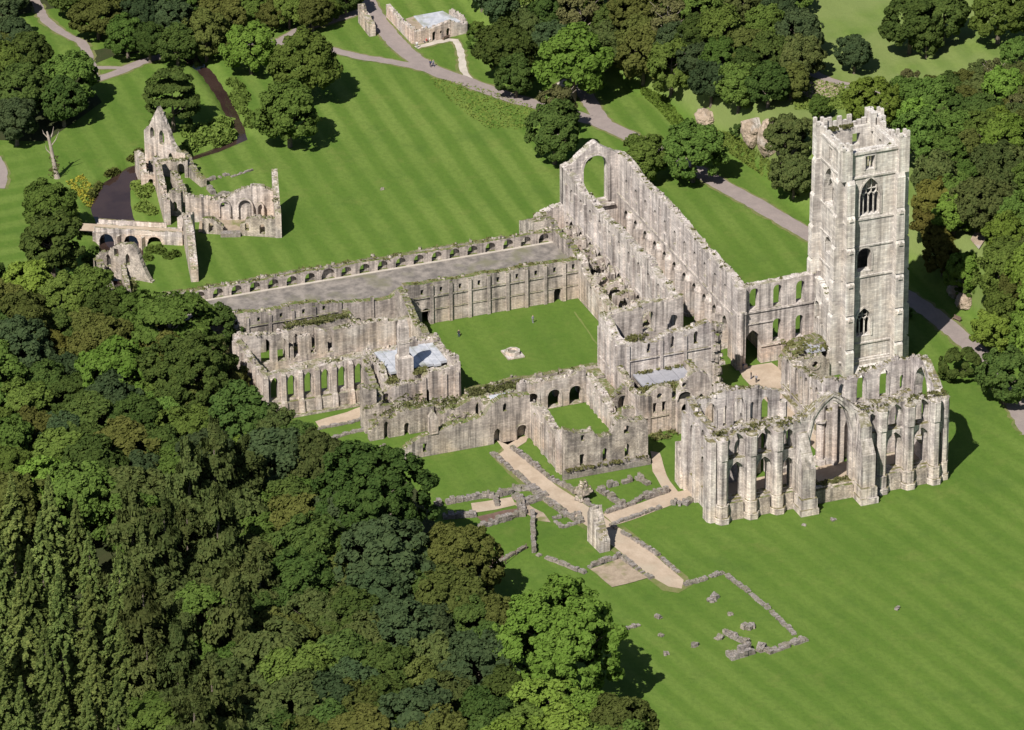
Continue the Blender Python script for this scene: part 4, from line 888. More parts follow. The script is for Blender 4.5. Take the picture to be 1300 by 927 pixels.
wall(b, (28.6, -20), (28.6, 6.6), 1.2, 0, [(-20, 4.4), (-9.3, 5.1), (6.6, 5.0)], [('r', y, 1.9, 0, 2.2) for y in (-12, -3.4, 1.2)], 0.12, 0.8, 147, 0.2, pl, 0.3)
b.box(29.3, 32.4, -12.8, 6.4, 4.0, 4.5)
b.build('cloister_wall', M['rubble'], er)
for i in range(50): pl.tuft((rng.uniform(29, 32), rng.uniform(-20, -9), 4.4), 0.8, 0.7, rng, 20)
for i in range(70): pl.tuft((rng.uniform(30, 36), rng.uniform(-27, -14), 4.0), 0.8, 0.5, rng, 10)
for i in range(40): pl.tuft((rng.uniform(27, 33), rng.uniform(-40, -28), 4.6), 0.7, 0.5, rng, 12)
pl.build('wall_plants', LEAF['tuft'], er, kind='stuff')

ch = thing('chapter_house', 'roofless rectangular ruin with rough broken walls round a grass floor and two inner arches', 'ruined building', (50, -5, 0))
pl = MB(); b = MB()
wall(b, (59.4, -12.4), (59.4, 3.9), 1.6, 0, [(-12.4, 9.6), (-10, 9.2), (-6.9, 8.9), (-5.7, 6.9), (-3.2, 6.8), (-2.2, 9.4), (3.0, 9.7), (3.9, 8.8)], [('f', -9.0, 0.9, 2.0, 4.3), ('p', -4.5, 1.0, 2.1, 3.9), ('p', -0.15, 1.05, 2.1, 3.9), ('f', -8.9, 0.7, 7.0, 8.2), ('r', -0.3, 1.1, 6.9, 8.0)], 0.35, 0.55, 151, 0.7, pl, 0.35)
b.build('east_wall', M['rubble'], ch)
part('plinth', M['low'], ch, lambda b: (b.box(60.2, 60.9, -12.9, 4.2, 0, 1.1), b.box(60.2, 60.6, -12.6, 4.0, 1.1, 1.7)))
b = MB(); wall(b, (43.0, -11.9), (58.6, -11.9), 1.5, 0, [(43, 8.6), (47, 7.6), (50, 8.0), (53, 7.4), (57, 6.6), (58.6, 9.4)], [('p', 55.6, 0.8, 3.4, 5.4), ('p', 48.5, 0.8, 2.4, 4.2)], 0.45, 0.6, 152, 0.6, pl, 0.4)
for x in (46, 49.8, 53.4, 57.2): b.box(x-0.45, x+0.45, -12.95, -12.66, 0, 6.4)
b.build('south_wall', M['abbey'], ch)
b = MB(); wall(b, (32.8, 3.0), (58.6, 3.0), 1.5, 0, [(32.8, 5.4), (37, 5.0), (41, 4.6), (44.6, 3.2), (49, 3.4), (53, 5.0), (58.6, 8.6)], [('p', 37.5, 0.9, 1.8, 3.2), ('p', 41.5, 0.9, 1.8, 3.2)], 0.4, 0.6, 153, 0.6, pl, 0.5)
for x in (34.4, 36.2, 38.2, 40.2, 42.2): b.box(x-0.22, x+0.22, 2.0, 2.26, 0, 4.2)
b.build('north_wall', M['nave'], ch)
b = MB(); wall(b, (32.8, -11.2), (32.8, 2.2), 1.3, 0, [(-11.2, 6.4), (2.2, 6.6)], [('r', -8.6, 2.6, 0.2, 2.6), ('r', -4.2, 2.6, 0.2, 2.6), ('r', 0.1, 2.5, 0.2, 2.6)], 0.3, 0.6, 154, 0.7, pl, 0.6)
for y in (-8.6, -4.2, 0.1): frame(b, (32.8, 0), Y, X, ('r', y, 2.6, 0.2, 2.6), y, 0.65, 0.35, 0.12)
b.build('west_wall', M['abbey'], ch)
b = MB()
wall(b, (42.5, 3.9), (42.5, 8.0), 1.2, 0, [(3.9, 6.2), (8, 7.6)], [('r', 5.8, 2.0, 0, 4.4)], 0.4, 0.6, 155, 0.6, pl, 0.6)
frame(b, (42.5, 0), Y, X, ('r', 5.8, 2.0, 0, 4.4), 5.8, 0.6, 0.4, 0.12)
b.box(33, 41.8, 3.8, 6.2, 0, 4.2)
wall(b, (47.5, 4.0), (47.5, 6.4), 1.2, 0, [(4, 4.6), (6.4, 5.0)], [('r', 5.2, 1.2, 0, 2.4)], 0.4, 0.6, 156, 0.6, pl, 0.6)
b.box(43.2, 46.8, 3.8, 6.3, 0, 3.0)
b.build('parlour_wall', M['rubble'], ch)
for i in range(22): pl.tuft((60.6+rng.uniform(-0.3, 0.3), rng.uniform(-12, 3.5), 1.6), 0.5, 0.4, rng, 14)
pl.build('wall_plants', LEAF['tuft'], ch, kind='stuff')

# ------------------------------------------------------------------ ruins west of the abbey
def pwall(b, a, c, t, top, ops=(), rag=0.35, step=0.7, seed=1, rubble=0.6, plants=None, pd=0.4, z0=-0.6):
    """wall between two surveyed ground points; top and openings are measured along it"""
    A = at(*a); Cc = at(*c); g = min(A[2], Cc[2]) if z0 > -0.59 else 0
    wall(b, A[:2], Cc[:2], t, g+z0, [(u, z+g) for u, z in top], [(o[0], o[1], o[2], o[3]+g, o[4]+g) for o in ops], rag, step, seed, rubble, plants, pd)

gh = thing('gabled_ruin', 'ruined guest house with one tall pointed gable holding two windows beside the river', 'ruined building', at(214, 216))
b = MB(); pl = MB(); pwall(b, (187, 214), (238, 219), 1.1, [(0, 6.8), (1.4, 8.2), (2.6, 10.4), (4.0, 12.9), (5.2, 11.0), (6.6, 8.4), (7.6, 6.0), (9.2, 4.6)], [('p', 2.3, 1.2, 5.4, 7.0), ('p', 4.9, 1.4, 4.8, 6.8), ('p', 7.2, 1.3, 0, 2.4)], 0.25, 0.6, 201, 0.5, pl, 0.3)
b.build('gable_wall', M['abbey'], gh)
b = MB(); pwall(b, (239, 221), (259, 238), 1.3, [(0, 4.4), (4, 3.0), (12, 0.8)], [], 0.5, 0.7, 202, 0.9); pwall(b, (190, 221), (240, 224), 1.6, [(0, 3.0), (4, 4.4), (9, 4.6)], [('r', 6.8, 1.5, 0, 2.4)], 0.4, 0.7, 203, 0.8, pl, 1.2); b.build('side_wall', M['rubble'], gh)
b = MB(); pwall(b, (176, 226), (184, 240), 1.3, [(0, 5.2), (8, 4.6), (14, 1.5)], [], 0.5, 0.7, 204, 0.8, pl, 0.3); pwall(b, (184, 238), (198, 237), 1.2, [(0, 3.5), (2.6, 3.2)], [('r', 1.2, 1.0, 0, 1.6)], 0.4, 0.6, 205, 0.8)
pwall(b, (199, 230), (213, 286), 1.3, [(0, 6.0), (8, 6.4), (14, 4.6), (24, 5.4)], [('f', 9, 1.0, 2.6, 4.0)], 0.6, 0.7, 206, 0.8, pl, 0.5); b.build('river_wall', M['abbey'], gh)
b = MB(); pwall(b, (221, 244), (236, 262), 1.3, [(0, 3.6), (5, 3.0), (10, 2.4)], [], 0.6, 0.7, 207, 0.9, pl, 0.5); pwall(b, (215, 272), (232, 274), 1.2, [(0, 4.0), (3, 4.6)], [('p', 1.5, 0.9, 1.0, 2.4)], 0.5, 0.6, 208, 0.8); b.build('inner_wall', M['rubble'], gh)
pl.build('wall_plants', LEAF['tuft'], gh, kind='stuff')

hl = thing('ruined_hall', 'low roofless hall with blind arches on its back wall and a taller end wall', 'ruined building', at(305, 288))
b = MB(); pl = MB(); pwall(b, (236, 281), (349, 277), 1.3, [(0, 5.6), (5, 5.2), (8.5, 5.4), (10, 6.8), (12, 7.6), (15, 7.2), (19, 6.4)], [('r', 7.6, 0.6, 3.0, 3.6)], 0.35, 0.6, 211, 0.7, pl, 0.15)
b.build('back_wall', M['abbey'], hl)
for u0, w in ((286, 11), (312, 16), (331, 5)):
    a = at(u0, 279.5); b = MB(); d = Vector((RI[0], RI[1])); nrm = (-FW[0], -FW[1])
    frame(b, (a[0]-FW[0]*0.2, a[1]-FW[1]*0.2), (RI[0], RI[1]), nrm, ('r', 0, w/6.1, 1.0, 3.4), 0, 0.4, 0.35, 0.35); b.build('blind_arch', M['abbey'], hl)
b = MB(); pwall(b, (258, 295), (284, 297), 1.2, [(0, 3.4), (2, 3.8), (4.4, 2.0)], [('r', 1.8, 1.0, 0.2, 1.9)], 0.4, 0.5, 212, 0.8); b.build('front_wall', M['rubble'], hl)
b = MB(); pwall(b, (306, 298), (353, 301), 1.2, [(0, 2.8), (2, 3.8), (7.8, 4.2)], [('r', 1.4, 0.8, 1.2, 2.4), ('r', 4.5, 1.1, 0.6, 2.2)], 0.3, 0.5, 213, 0.6, pl, 0.1); b.build('front_wall', M['rubble'], hl)
b = MB(); pwall(b, (350, 268), (354, 303), 1.2, [(0, 9.8), (2.5, 9.0), (6, 6.6), (12, 5.6), (14, 4.0)], [('f', 8, 0.6, 2, 3.2)], 0.35, 0.5, 214, 0.7, pl, 0.3); b.build('end_wall', M['abbey'], hl)
A0 = at(293, 300); part('step_block', M['low'], hl, lambda b: b.hexa([(A0[0]+RI[0]*s*2+FW[0]*e, A0[1]+RI[1]*s*2+FW[1]*e, z) for z in (-0.1, 0.8) for s, e in ((-1, -0.7), (1, -0.7), (1, 0.8), (-1, 0.8))]))
A1 = at(300, 290); part('dirt_floor', M['bare'], hl, lambda b: b.hexa([(A1[0]+RI[0]*s*7.5+FW[0]*e, A1[1]+RI[1]*s*7.5+FW[1]*e, z) for z in (0.02, 0.12) for s, e in ((-1, -2), (1, -2), (1, 4), (-1, 4))]))
part('standing_fragment', M['low'], hl, lambda b: [b.jbox(at(x, y), 0.6, 0.5, h, rng) for x, y, h in ((281, 293, 1.6), (272, 294, 1.2)) if not b.cut()])
pl.build('wall_plants', LEAF['tuft'], hl, kind='stuff')

lw = thing('tall_slit_wall', 'tall free standing wall with slit windows throwing a long dark shadow over grass', 'ruined wall', at(243, 335))
b = MB(); pwall(b, (238, 309), (247.5, 359), 1.5, [(0, 6.6), (5, 7.4), (9, 7.0), (13, 6.2), (17, 4.2), (21, 2.2)], [('f', 7.4, 0.6, 3.4, 5.4), ('f', 9.8, 0.6, 3.2, 5.2), ('f', 12.2, 0.6, 3.0, 4.8)], 0.4, 0.6, 221, 0.8)
pwall(b, (228, 302), (246, 306), 1.3, [(0, 4.6), (3.4, 5.8)], [('p', 1.6, 1.1, 0, 2.4)], 0.4, 0.5, 222, 0.8); b.build('wall', M['abbey'], lw)

lr = thing('roofless_riverside_house', 'roofless house with three open windows half hidden by trees below the bridge', 'ruined building', at(160, 362))
b = MB(); pl = MB(); pwall(b, (136, 360), (195, 359), 1.1, [(0, 4.2), (1.6, 5.8), (2.8, 7.3), (6.4, 7.4), (7.4, 5.8), (8.6, 3.2), (10, 0.7)], [('f', 2.7, 1.0, 4.4, 6.0), ('p', 5.2, 0.9, 3.0, 4.6), ('p', 0.8, 1.2, 1.8, 3.4)], 0.25, 0.5, 231, 0.5, pl, 0.3); b.build('gable_wall', M['rubble'], lr)
b = MB(); pwall(b, (124, 361), (156, 410), 1.3, [(0, 4.0), (4, 3.2), (12, 2.4), (25, 2.0)], [], 0.5, 0.7, 232, 0.9, pl, 0.3); pwall(b, (158, 366), (168, 402), 1.0, [(0, 2.6), (8, 1.8), (18, 1.2)], [], 0.4, 0.7, 233, 0.8); pwall(b, (136, 360), (124, 361), 1.1, [(0, 4.4), (2.2, 4.0)], [], 0.4, 0.6, 234, 0.8); b.build('side_wall', M['rubble'], lr)
for _ in range(40): q = at(rng.uniform(152, 172), rng.uniform(362, 382)); pl.tuft(q, 0.9, 1.4, rng, 22)
pl.build('wall_plants', LEAF['tuft'], lr, kind='stuff')

br = thing('stone_bridge', 'old stone bridge with three round arches and pale parapets over the dark river', 'bridge', at(176, 312, 0))
B0 = np.array(at(118, 311, -1.1)[:2]); B1 = np.array(at(232, 318, -1.1)[:2]); BL = float(np.hypot(*(B1-B0))); bd = (B1-B0)/BL; bn = np.array([-bd[1], bd[0]])
def bpt(u, k): return (float(B0[0]+bd[0]*u+bn[0]*k), float(B0[1]+bd[1]*u+bn[1]*k))
arch = [('r', BL*f, 3.0, -1.6, 0.0) for f in (0.155, 0.43, 0.69)]
b = MB(); wall(b, bpt(0, 0.4), bpt(BL, 0.4), 0.8, -1.6, 1.7, arch, 0.03, 1.0, 241, 0.0); b.build('arch_wall', M['abbey'], br)
b = MB(); wall(b, bpt(0, 4.0), bpt(BL, 4.0), 0.8, -1.6, 1.7, arch, 0.03, 1.0, 242, 0.0); b.build('arch_wall', M['abbey'], br)
part('deck', M['dirt'], br, lambda b: b.hexa([(*bpt(u, k), z) for z in (1.62, 1.74) for u, k in ((-6, 0.6), (BL, 0.6), (BL, 3.8), (-6, 3.8))]))
for k, e in ((0.25, 1.0), (4.15, 0.78)):
    b = MB(); wall(b, bpt(0.4, k), bpt(BL*e, k), 0.42, 1.75, 2.75, [], 0.06, 1.2, 243, 0.0); b.build('parapet', M['chapel'], br)
for f in (0.29, 0.56):
    u = BL*f; part('cutwater', M['abbey'], br, lambda b: b.prism([bpt(u-0.6, 0.1), bpt(u, -1.2), bpt(u+0.6, 0.1)], -1.6, 1.5, 0.85))

# ------------------------------------------------------------------ lodge and wall stub by the road
lg = thing('roadside_lodge', 'small ruined lodge with a flat grey roof and two doorways beside the road', 'ruined building', at(556, 50))
b = MB(); pwall(b, (526, 57), (592, 41.5), 0.9, [(0, 3.0), (5, 3.2), (9, 3.6), (12, 2.6)], [('r', 4.7, 0.9, 0, 1.7), ('r', 8.2, 0.9, 0, 1.7), ('f', 6.4, 0.5, 1.3, 1.9)], 0.2, 0.6, 251, 0.5); b.build('front_wall', M['nave'], lg)
b = MB(); pwall(b, (525.5, 56), (493, 22), 1.0, [(0, 3.0), (8, 3.0), (15, 3.4), (22, 3.2)], [('f', 14, 0.7, 1.2, 2.2)], 0.25, 0.7, 252, 0.6); pwall(b, (592, 41), (572, 26), 0.8, [(0, 2.6), (10, 2.6)], [], 0.2, 0.7, 253, 0.5); b.build('side_wall', M['nave'], lg)
part('flat_roof', M['lead'], lg, lambda b: b.prism([at(540.5, 37, 2.95)[:2], at(585, 27, 2.95)[:2], at(562, 14, 2.95)[:2], at(525, 20.5, 2.95)[:2]], 2.75, 2.98))
part('old_roof', M['bare'], lg, lambda b: b.prism([at(530, 41, 2.7)[:2], at(543, 37.5, 2.7)[:2], at(526, 20.5, 2.7)[:2], at(515, 24, 2.7)[:2]], 2.45, 2.72))
sb = MB(); pwall(sb, (459, 29), (473, 47), 1.5, [(0, 3.8), (3, 4.0), (6, 2.6), (12, 1.0)], [], 0.5, 0.6, 254, 0.9)
tag(sb.build('wall_fragment', M['abbey']), 'lone ragged stub of wall in the fork between two paths', 'ruined wall')

# ------------------------------------------------------------------ low foundations east of the ranges
def lowwall(pix, width, h, label, seed, mat='low', cat='ruined wall', group=None, rag=0.6):
    width *= 0.78; h *= 0.7
    r = random.Random(seed); b = MB(); P = [at(*p) for p in pix]
    for p, q in zip(P[:-1], P[1:]):
        L = math.hypot(q[0]-p[0], q[1]-p[1]); a = math.atan2(q[1]-p[1], q[0]-p[0]); u = 0.0
        nw = max(1, round(width/0.75))
        while u < L:
            s = r.uniform(0.4, 0.95)
            for k in range(nw):
                off = (k-(nw-1)/2)*width/nw+r.uniform(-0.1, 0.1); hh = h*r.uniform(1-rag, 1+rag*0.6)
                x = p[0]+math.cos(a)*(u+s/2)-math.sin(a)*off; y = p[1]+math.sin(a)*(u+s/2)+math.cos(a)*off
                if r.random() < 0.10: continue
                nc = max(1, round(hh/0.45))
                for c in range(nc): b.jbox((x+r.uniform(-.05, .05), y+r.uniform(-.05, .05), H(x, y)+c*hh/nc), s*1.05, width/nw*1.1, hh/nc+0.06, r, a+r.uniform(-0.07, 0.07), 0.10, 0.93)
            u += s
    return tag(b.build('ruined_wall', M[mat]), label, cat, group)
LW = [
 ([(624, 576), (660, 607), (676, 621)], 1.0, 0.8, 'low stone kerb wall along the left edge of the sandy path'),
 ([(692, 635), (715, 652), (737, 664)], 1.5, 0.7, 'low stone kerb wall left of the path just above the standing rock'),
 ([(650, 570), (667, 583), (700, 610), (725, 623), (753, 646)], 1.0, 0.9, 'long low wall along the right edge of the sandy path'),
 ([(552, 643), (590, 636), (612, 632), (628, 632), (650, 626)], 1.3, 1.3, 'ragged back wall of the sunken infirmary rooms'),
 ([(562, 658), (604, 655)], 2.0, 1.0, 'thick low wall between trees and muddy room'),
 ([(650, 622), (676, 622), (690, 632), (668, 640), (655, 632)], 2.0, 0.9, 'broad grey slab of masonry at the bend of the path'),
 ([(608, 671), (642, 661), (666, 652)], 1.4, 1.2, 'rough front wall of the muddy infirmary room'),
 ([(660, 636), (663, 655)], 1.5, 1.4, 'short cross wall at the right end of the muddy room'),
 ([(628, 634), (631, 643)], 0.9, 1.3, 'tiny cross wall stub in the back of the infirmary rooms'),
 ([(676, 652), (677.5, 700)], 0.9, 1.4, 'straight narrow wall seen end on between two lawns'),
 ([(616, 731), (640, 711), (668, 696)], 0.9, 0.5, 'pale low kerb beside the leaning rail fence'),
 ([(682, 705), (712, 717), (747, 731)], 1.0, 0.7, 'curving low wall below the small square lawn'),
 ([(747, 722), (787, 708)], 0.9, 1.0, 'wall on the upper side of the rubble floor'),
 ([(787, 708), (826, 735)], 1.2, 0.7, 'wall between the rubble floor and the sandy path'),
 ([(760, 622), (812, 609), (823, 617)], 1.2, 1.3, 'angled wall round the top of the small walled lawn'),
 ([(760, 623), (789, 643)], 1.4, 1.2, 'left wall of the small walled lawn'),
 ([(769, 653), (800, 642), (815, 635)], 1.0, 0.9, 'lower wall of the small walled lawn along the branch path'),
 ([(818, 634), (842, 626)], 1.8, 1.3, 'blocky right corner of the small walled lawn'),
 ([(777, 667), (810, 656), (837, 646)], 0.9, 0.6, 'low kerb along the lower side of the branch path'),
 ([(852, 640), (868, 642), (880, 634)], 1.8, 0.9, 'flat topped stone block near the chapel corner'),
 ([(775, 668), (806, 687), (835, 706), (862, 730)], 0.9, 0.7, 'long low kerb right of the path towards its end'),
 ([(868, 744), (893, 737), (918, 728)], 1.1, 0.6, 'low wall from the end of the path to the field corner'),
 ([(918, 728), (948, 751), (975, 773), (1009, 807)], 1.1, 0.5, 'long straight foundation slanting across the lawn'),
 ([(1024, 812), (1000, 820), (976, 829)], 1.8, 0.8, 'broad foundation at the far lower corner of the lawn'),
 ([(920, 804), (935, 812), (950, 819)], 1.5, 0.8, 'short thick foundation pointing at the boulders'),
 ([(925, 836), (952, 828)], 2.6, 1.6, 'big pale masonry block at the lower edge'),
 ([(778, 805), (808, 796)], 0.9, 0.6, 'short foundation beside the bright green tree'),
 ([(702, 660), (735, 653), (738, 664), (713, 671), (702, 660)], 0.8, 0.6, 'small square stone pit beside the path'),
 ([(264, 231), (289, 223)], 1.0, 0.7, 'low line of stones behind the ruined hall'),
 ([(293, 226), (320, 217)], 0.6, 0.35, 'thin foundation on the lawn behind the ruined hall'),
 ([(265, 241), (276, 252), (292, 248)], 1.2, 1.1, 'bent fragment of wall behind the ruined hall'),
 ([(402, 546), (445, 538), (468, 530)], 0.8, 0.5, 'low edging under the long refectory windows'),
 ([(418, 560), (440, 552), (466, 546)], 0.9, 0.6, 'low foundation between refectory and the wood'),
]
for i, (p, w, h, lab) in enumerate(LW): lowwall(p, w, h, lab, 300+i)
# scattered masonry
STN = [(906, 762, 1.5, 'large grey stone on the lower lawn with a smaller one beside it'), (926, 781, 0.9, 'flat buried stone in the middle of the lower lawn'), (951, 799, 1.7, 'heap of stone near the slanting foundation'),
       (911, 811, 1.2, 'pale stone left of the foundation corner'), (880, 820, 1.3, 'pale rounded stone on the lower lawn'), (841, 808, 1.0, 'small stone right of the bright green tree'), (834, 785, 1.1, 'small stone on the slope below the path end'),
       (846, 831, 0.9, 'little stone near the lower edge'), (966, 826, 1.9, 'big rounded boulder at the foundation corner'), (1139, 774, 0.8, 'single little stone far out on the striped lawn'), (1021, 668, 0.6, 'tiny stone on the lawn by the chapel buttress'), (1058, 661, 0.8, 'flat stone on the lawn below the great arch'),
       (157, 588, 0.9, 'stone hidden in the wood'), (487, 568, 1.1, 'small stone block on grass beside the range'), (485, 241, 0.8, 'bare stone patch on the wide western lawn')]
def rockmesh(b, c, s, r, n=4):
    for _ in range(n): b.jbox((c[0]+r.uniform(-.4, .4)*s, c[1]+r.uniform(-.4, .4)*s, c[2]-0.05), s*r.uniform(0.5, 1.0), s*r.uniform(0.45, 0.9), s*r.uniform(0.25, 0.6), r, None, 0.3)
rs = random.Random(77)
for x, y, s, lab in STN:
    if x == 157: continue
    b = MB(); rockmesh(b, at(x, y), s, rs, 4); tag(b.build('fallen_stone', M['low']), lab, 'stone')

def rock(name, label, cat, c, sx, sy, sz, seed, mat, tiers=1):
    bm = bmesh.new(); bmesh.ops.create_icosphere(bm, subdivisions=4, radius=1.0); r = random.Random(seed)
    pl_ = [(Vector((r.gauss(0, 1), r.gauss(0, 1), r.gauss(0, 0.7))).normalized(), r.uniform(0.72, 1.0)) for _ in range(60)]
    from mathutils import noise as mn
    for v in bm.verts:
        k = 1.0
        for n_, d_ in pl_:
            q = v.co.dot(n_)
            if q > 1e-3: k = min(k, d_/q)
        k *= 1+0.16*mn.noise(v.co*2.6+Vector((seed, 0, 0)))+0.09*mn.noise(v.co*9+Vector((seed, 3, 0))); v.co *= k
        v.co = Vector((c[0]+v.co.x*sx, c[1]+v.co.y*sy, c[2]+(v.co.z+0.35)*sz))
    me = bpy.data.meshes.new(name); bm.to_mesh(me); bm.free(); me.materials.append(mat); o = bpy.data.objects.new(name, me); COL.objects.link(o)
    return tag(o, label, cat)
b = MB(); pwall(b, (752, 686), (768, 702), 2.0, [(0, 5.2), (0.9, 6.6), (1.8, 6.9), (2.8, 5.0), (3.6, 4.2), (6, 3.0)], [], 0.5, 0.45, 401, 0.9); tag(b.build('standing_wall_fragment', M['chapel']), 'tall pale standing fragment of masonry beside the sandy path', 'ruined wall')
b = MB(); c1_ = at(741, 633); rr = random.Random(12)
for i in range(60):
    h_ = rr.random()**0.7*3.2; w_ = (1-h_/3.6)*2.0; b.jbox((c1_[0]+rr.uniform(-w_, w_), c1_[1]+rr.uniform(-w_, w_)*0.8, h_*0.95), rr.uniform(0.5, 1.1), rr.uniform(0.5, 1.0), rr.uniform(0.4, 0.8), rr, None, 0.3)
tag(b.build('rubble_core', M['rubble']), 'pointed heap of ruined masonry between path and chapter house', 'ruined wall')
b = MB(); pwall(b, (861, 611), (868, 621), 1.3, [(0, 7.6), (1, 8.2), (1.8, 6.0), (3, 2.2)], [], 0.4, 0.4, 402, 0.9); tag(b.build('wall_stump', M['chapel']), 'slender pale stump of wall left of the chapel corner', 'ruined wall')
for i, (x, y, a, bb, h, lab) in enumerate([(896, 155, 3.2, 2.6, 2.6, 'small pale cliff outcrop under trees left of the tower'), (957, 176, 3.6, 3.0, 4.2, 'left half of the pale cliff behind the nave'), (976, 188, 3.4, 3.0, 6.0, 'tall orange cliff face left of the bell tower'), (1000, 192, 2.6, 2.6, 4.0, 'cliff ledge behind dark shrubs left of the tower'),
                                  (1225, 388, 2.6, 2.2, 2.4, 'little white outcrop right of the bell tower'), (1213, 374, 2.0, 2.2, 2.4, 'grey outcrop under shrubs right of the tower')]):
    rock('rock_outcrop', lab, 'rock', at(x, y), a*1.1, bb*1.0, h*0.8, 20+i, M['cliff'])

# fountain base in the cloister
fb = thing('cloister_basin', 'eight sided stone basin on a square slab in the cloister lawn', 'stone basin', at(651, 451))
c0 = at(651, 451)
part('slab', M['nave'], fb, lambda b: b.box(c0[0]-2.0, c0[0]+2.0, c0[1]-1.7, c0[1]+1.7, 0.02, 0.3))
def basin(b):
    for i in range(8):
        a0, a1 = i*math.pi/4, (i+1)*math.pi/4
        for z0, z1, r0, r1 in ((0.3, 0.95, 0.95, 1.45),):
            p = [(c0[0]+r*math.cos(a), c0[1]+r*math.sin(a)) for r, a in ((r0, a0), (r1, a0), (r1, a1), (r0, a1))]
            b.hexa([(*q, z0) for q in p]+[(*q, z1) for q in p])
part('rim', M['nave'], fb, basin); part('bowl', M['low'], fb, lambda b: b.ngon(c0[0], c0[1], 0.93, 0.3, 0.6, 8, 1, 0))

# ------------------------------------------------------------------ paths, floors and rough patches
KS = dict(kind='structure')
road = [(452, -25), (462, -8), (467, 6), (474, 19), (487, 36), (505, 57), (522, 72), (540, 84), (560, 94), (590, 104), (620, 115), (650, 125), (690, 136), (722, 145), (756, 155), (790, 169), (840, 194), (880, 215), (915, 235), (960, 260), (1000, 283), (1040, 306), (1100, 343), (1170, 390), (1200, 413), (1235, 442), (1268, 482), (1290, 515), (1312, 552)]
ribbon('road', road, 4.2, M['tarmac'], 0.07, **KS)
ribbon('path', [(345, 60), (378, 40), (400, 33), (432, 24), (466, 12)], 2.6, M['tarmac'], 0.065, **KS)
ribbon('path', [(405, 60), (425, 65), (460, 73), (500, 80), (538, 88), (562, 95)], 2.6, M['tarmac'], 0.064, **KS)
ribbon('path', [(300, 60), (335, 53), (370, 55), (405, 60)], 2.2, M['tarmac'], 0.062, **KS)
ribbon('path', [(606, 109), (594, 99), (588, 85), (585, 68), (578, 52), (560, 53), (528, 61)], 1.6, M['pale_path'], 0.066, **KS)
ribbon('path', [(728, 100), (738, 112), (748, 128), (757, 143), (770, 160)], 3.4, M['tarmac'], 0.063, **KS)
ribbon('path', [(704, 112), (722, 103)], 2.4, M['pale_path'], 0.066, **KS)
ribbon('path', [(112, 104), (140, 96), (165, 86), (185, 78), (215, 70)], 2.6, M['tarmac'], 0.066, **KS)
ribbon('path', [(110, 86), (135, 87), (160, 87)], 1.6, M['tarmac'], 0.064, **KS)
ribbon('path', [(38, -10), (48, 8), (60, 28), (86, 46), (106, 58), (120, 100)], 2.2, M['tarmac'], 0.066, **KS)
ribbon('path', [(-8, 200), (1, 212), (2, 225), (-2, 240)], 2.4, M['tarmac'], 0.066, **KS)
ribbon('path', [(1020, 88), (1048, 101), (1072, 109), (1105, 119), (1140, 131)], 2.2, M['tarmac'], 0.12, **KS)
ribbon('path', [(96, 292), (112, 292), (124, 292)], 2.4, M['dirt'], 0.07, **KS)
G = lambda l: [at(*p)[:2] for p in l]
sheet('worn_verge', G([(637, 569), (655, 569), (676, 588), (704, 611), (756, 645), (795, 671), (835, 702), (874, 733), (878, 744), (862, 754), (842, 751), (815, 731), (775, 699), (733, 667), (696, 643), (676, 629), (651, 608), (626, 582)]), M['verge'], dz=0.03, **KS)
sheet('sandy_path', G([(640, 572), (652, 572), (672, 590), (700, 613), (752, 648), (790, 674), (830, 705), (868, 737), (866, 748), (848, 746), (820, 728), (780, 696), (738, 664), (700, 640), (680, 626), (655, 605), (630, 580)]), M['dirt'], dz=0.05, **KS)
sheet('sandy_path', G([(765, 654), (800, 644), (840, 630), (880, 621), (886, 629), (845, 645), (800, 662), (780, 668)]), M['dirt'], dz=0.056, **KS)
sheet('sandy_path', G([(826, 574), (837, 576), (842, 590), (850, 612), (862, 628), (846, 632), (838, 615), (829, 600)]), M['dirt'], dz=0.062, **KS)
sheet('sandy_path', G([(630, 560), (640, 572), (652, 573), (668, 562), (672, 553), (660, 556), (645, 566)]), M['dirt'], dz=0.058, **KS)
sheet('sandy_path', G([(400, 536), (440, 524), (466, 515), (468, 530), (430, 541), (406, 546)]), M['dirt'], dz=0.06, **KS)
sheet('crossing_floor', [(31, 34), (35, 33.4), (43.5, 33.8), (58, 34.2), (71, 34.6), (71, 37.4), (50, 36.8), (43, 37.6), (39, 42), (31, 41)], M['dirt'], dz=0.05, **KS)
sheet('gravel_floor', [(72.8, 9), (83, 9), (83, 52), (72.8, 52)], M['dirt'], dz=0.05, **KS)
sheet('rubble_floor', G([(749, 724), (787, 711), (822, 735), (800, 742), (778, 747)]), M['bare'], dz=0.12, **KS)
sheet('muddy_floor', G([(612, 664), (606, 657), (640, 649), (659, 646), (661, 652), (635, 662)]), M['mud'], dz=0.05, **KS)
sheet('muddy_floor', G([(600, 652), (598, 640), (628, 636), (650, 632), (655, 642), (630, 648)]), M['dirt'], dz=0.055, **KS)
sheet('bare_patch', G([(615, 722), (628, 708), (640, 706), (628, 728)]), M['mud'], dz=0.05, **KS)
sheet('bare_patch', G([(648, 638), (668, 640), (690, 652), (700, 664), (682, 662), (664, 650)]), M['bare'], dz=0.045, **KS)
sheet('bare_patch', G([(1012, 110), (1030, 102), (1055, 106), (1072, 112), (1060, 124), (1036, 128), (1018, 122)]), M['bare'], dz=0.2, **KS)
sheet('bare_patch', G([(1232, 306), (1240, 292), (1253, 288), (1252, 305), (1242, 318)]), M['cliff'], dz=0.3, **KS)
sheet('forest_floor', G([(-60, 345), (60, 352), (130, 372), (200, 405), (282, 418), (300, 500), (345, 540), (400, 560), (470, 575), (530, 625), (560, 680), (610, 730), (640, 790), (660, 945), (-80, 960)]), M['forest_floor'], dz=0.22, res=5, **KS)
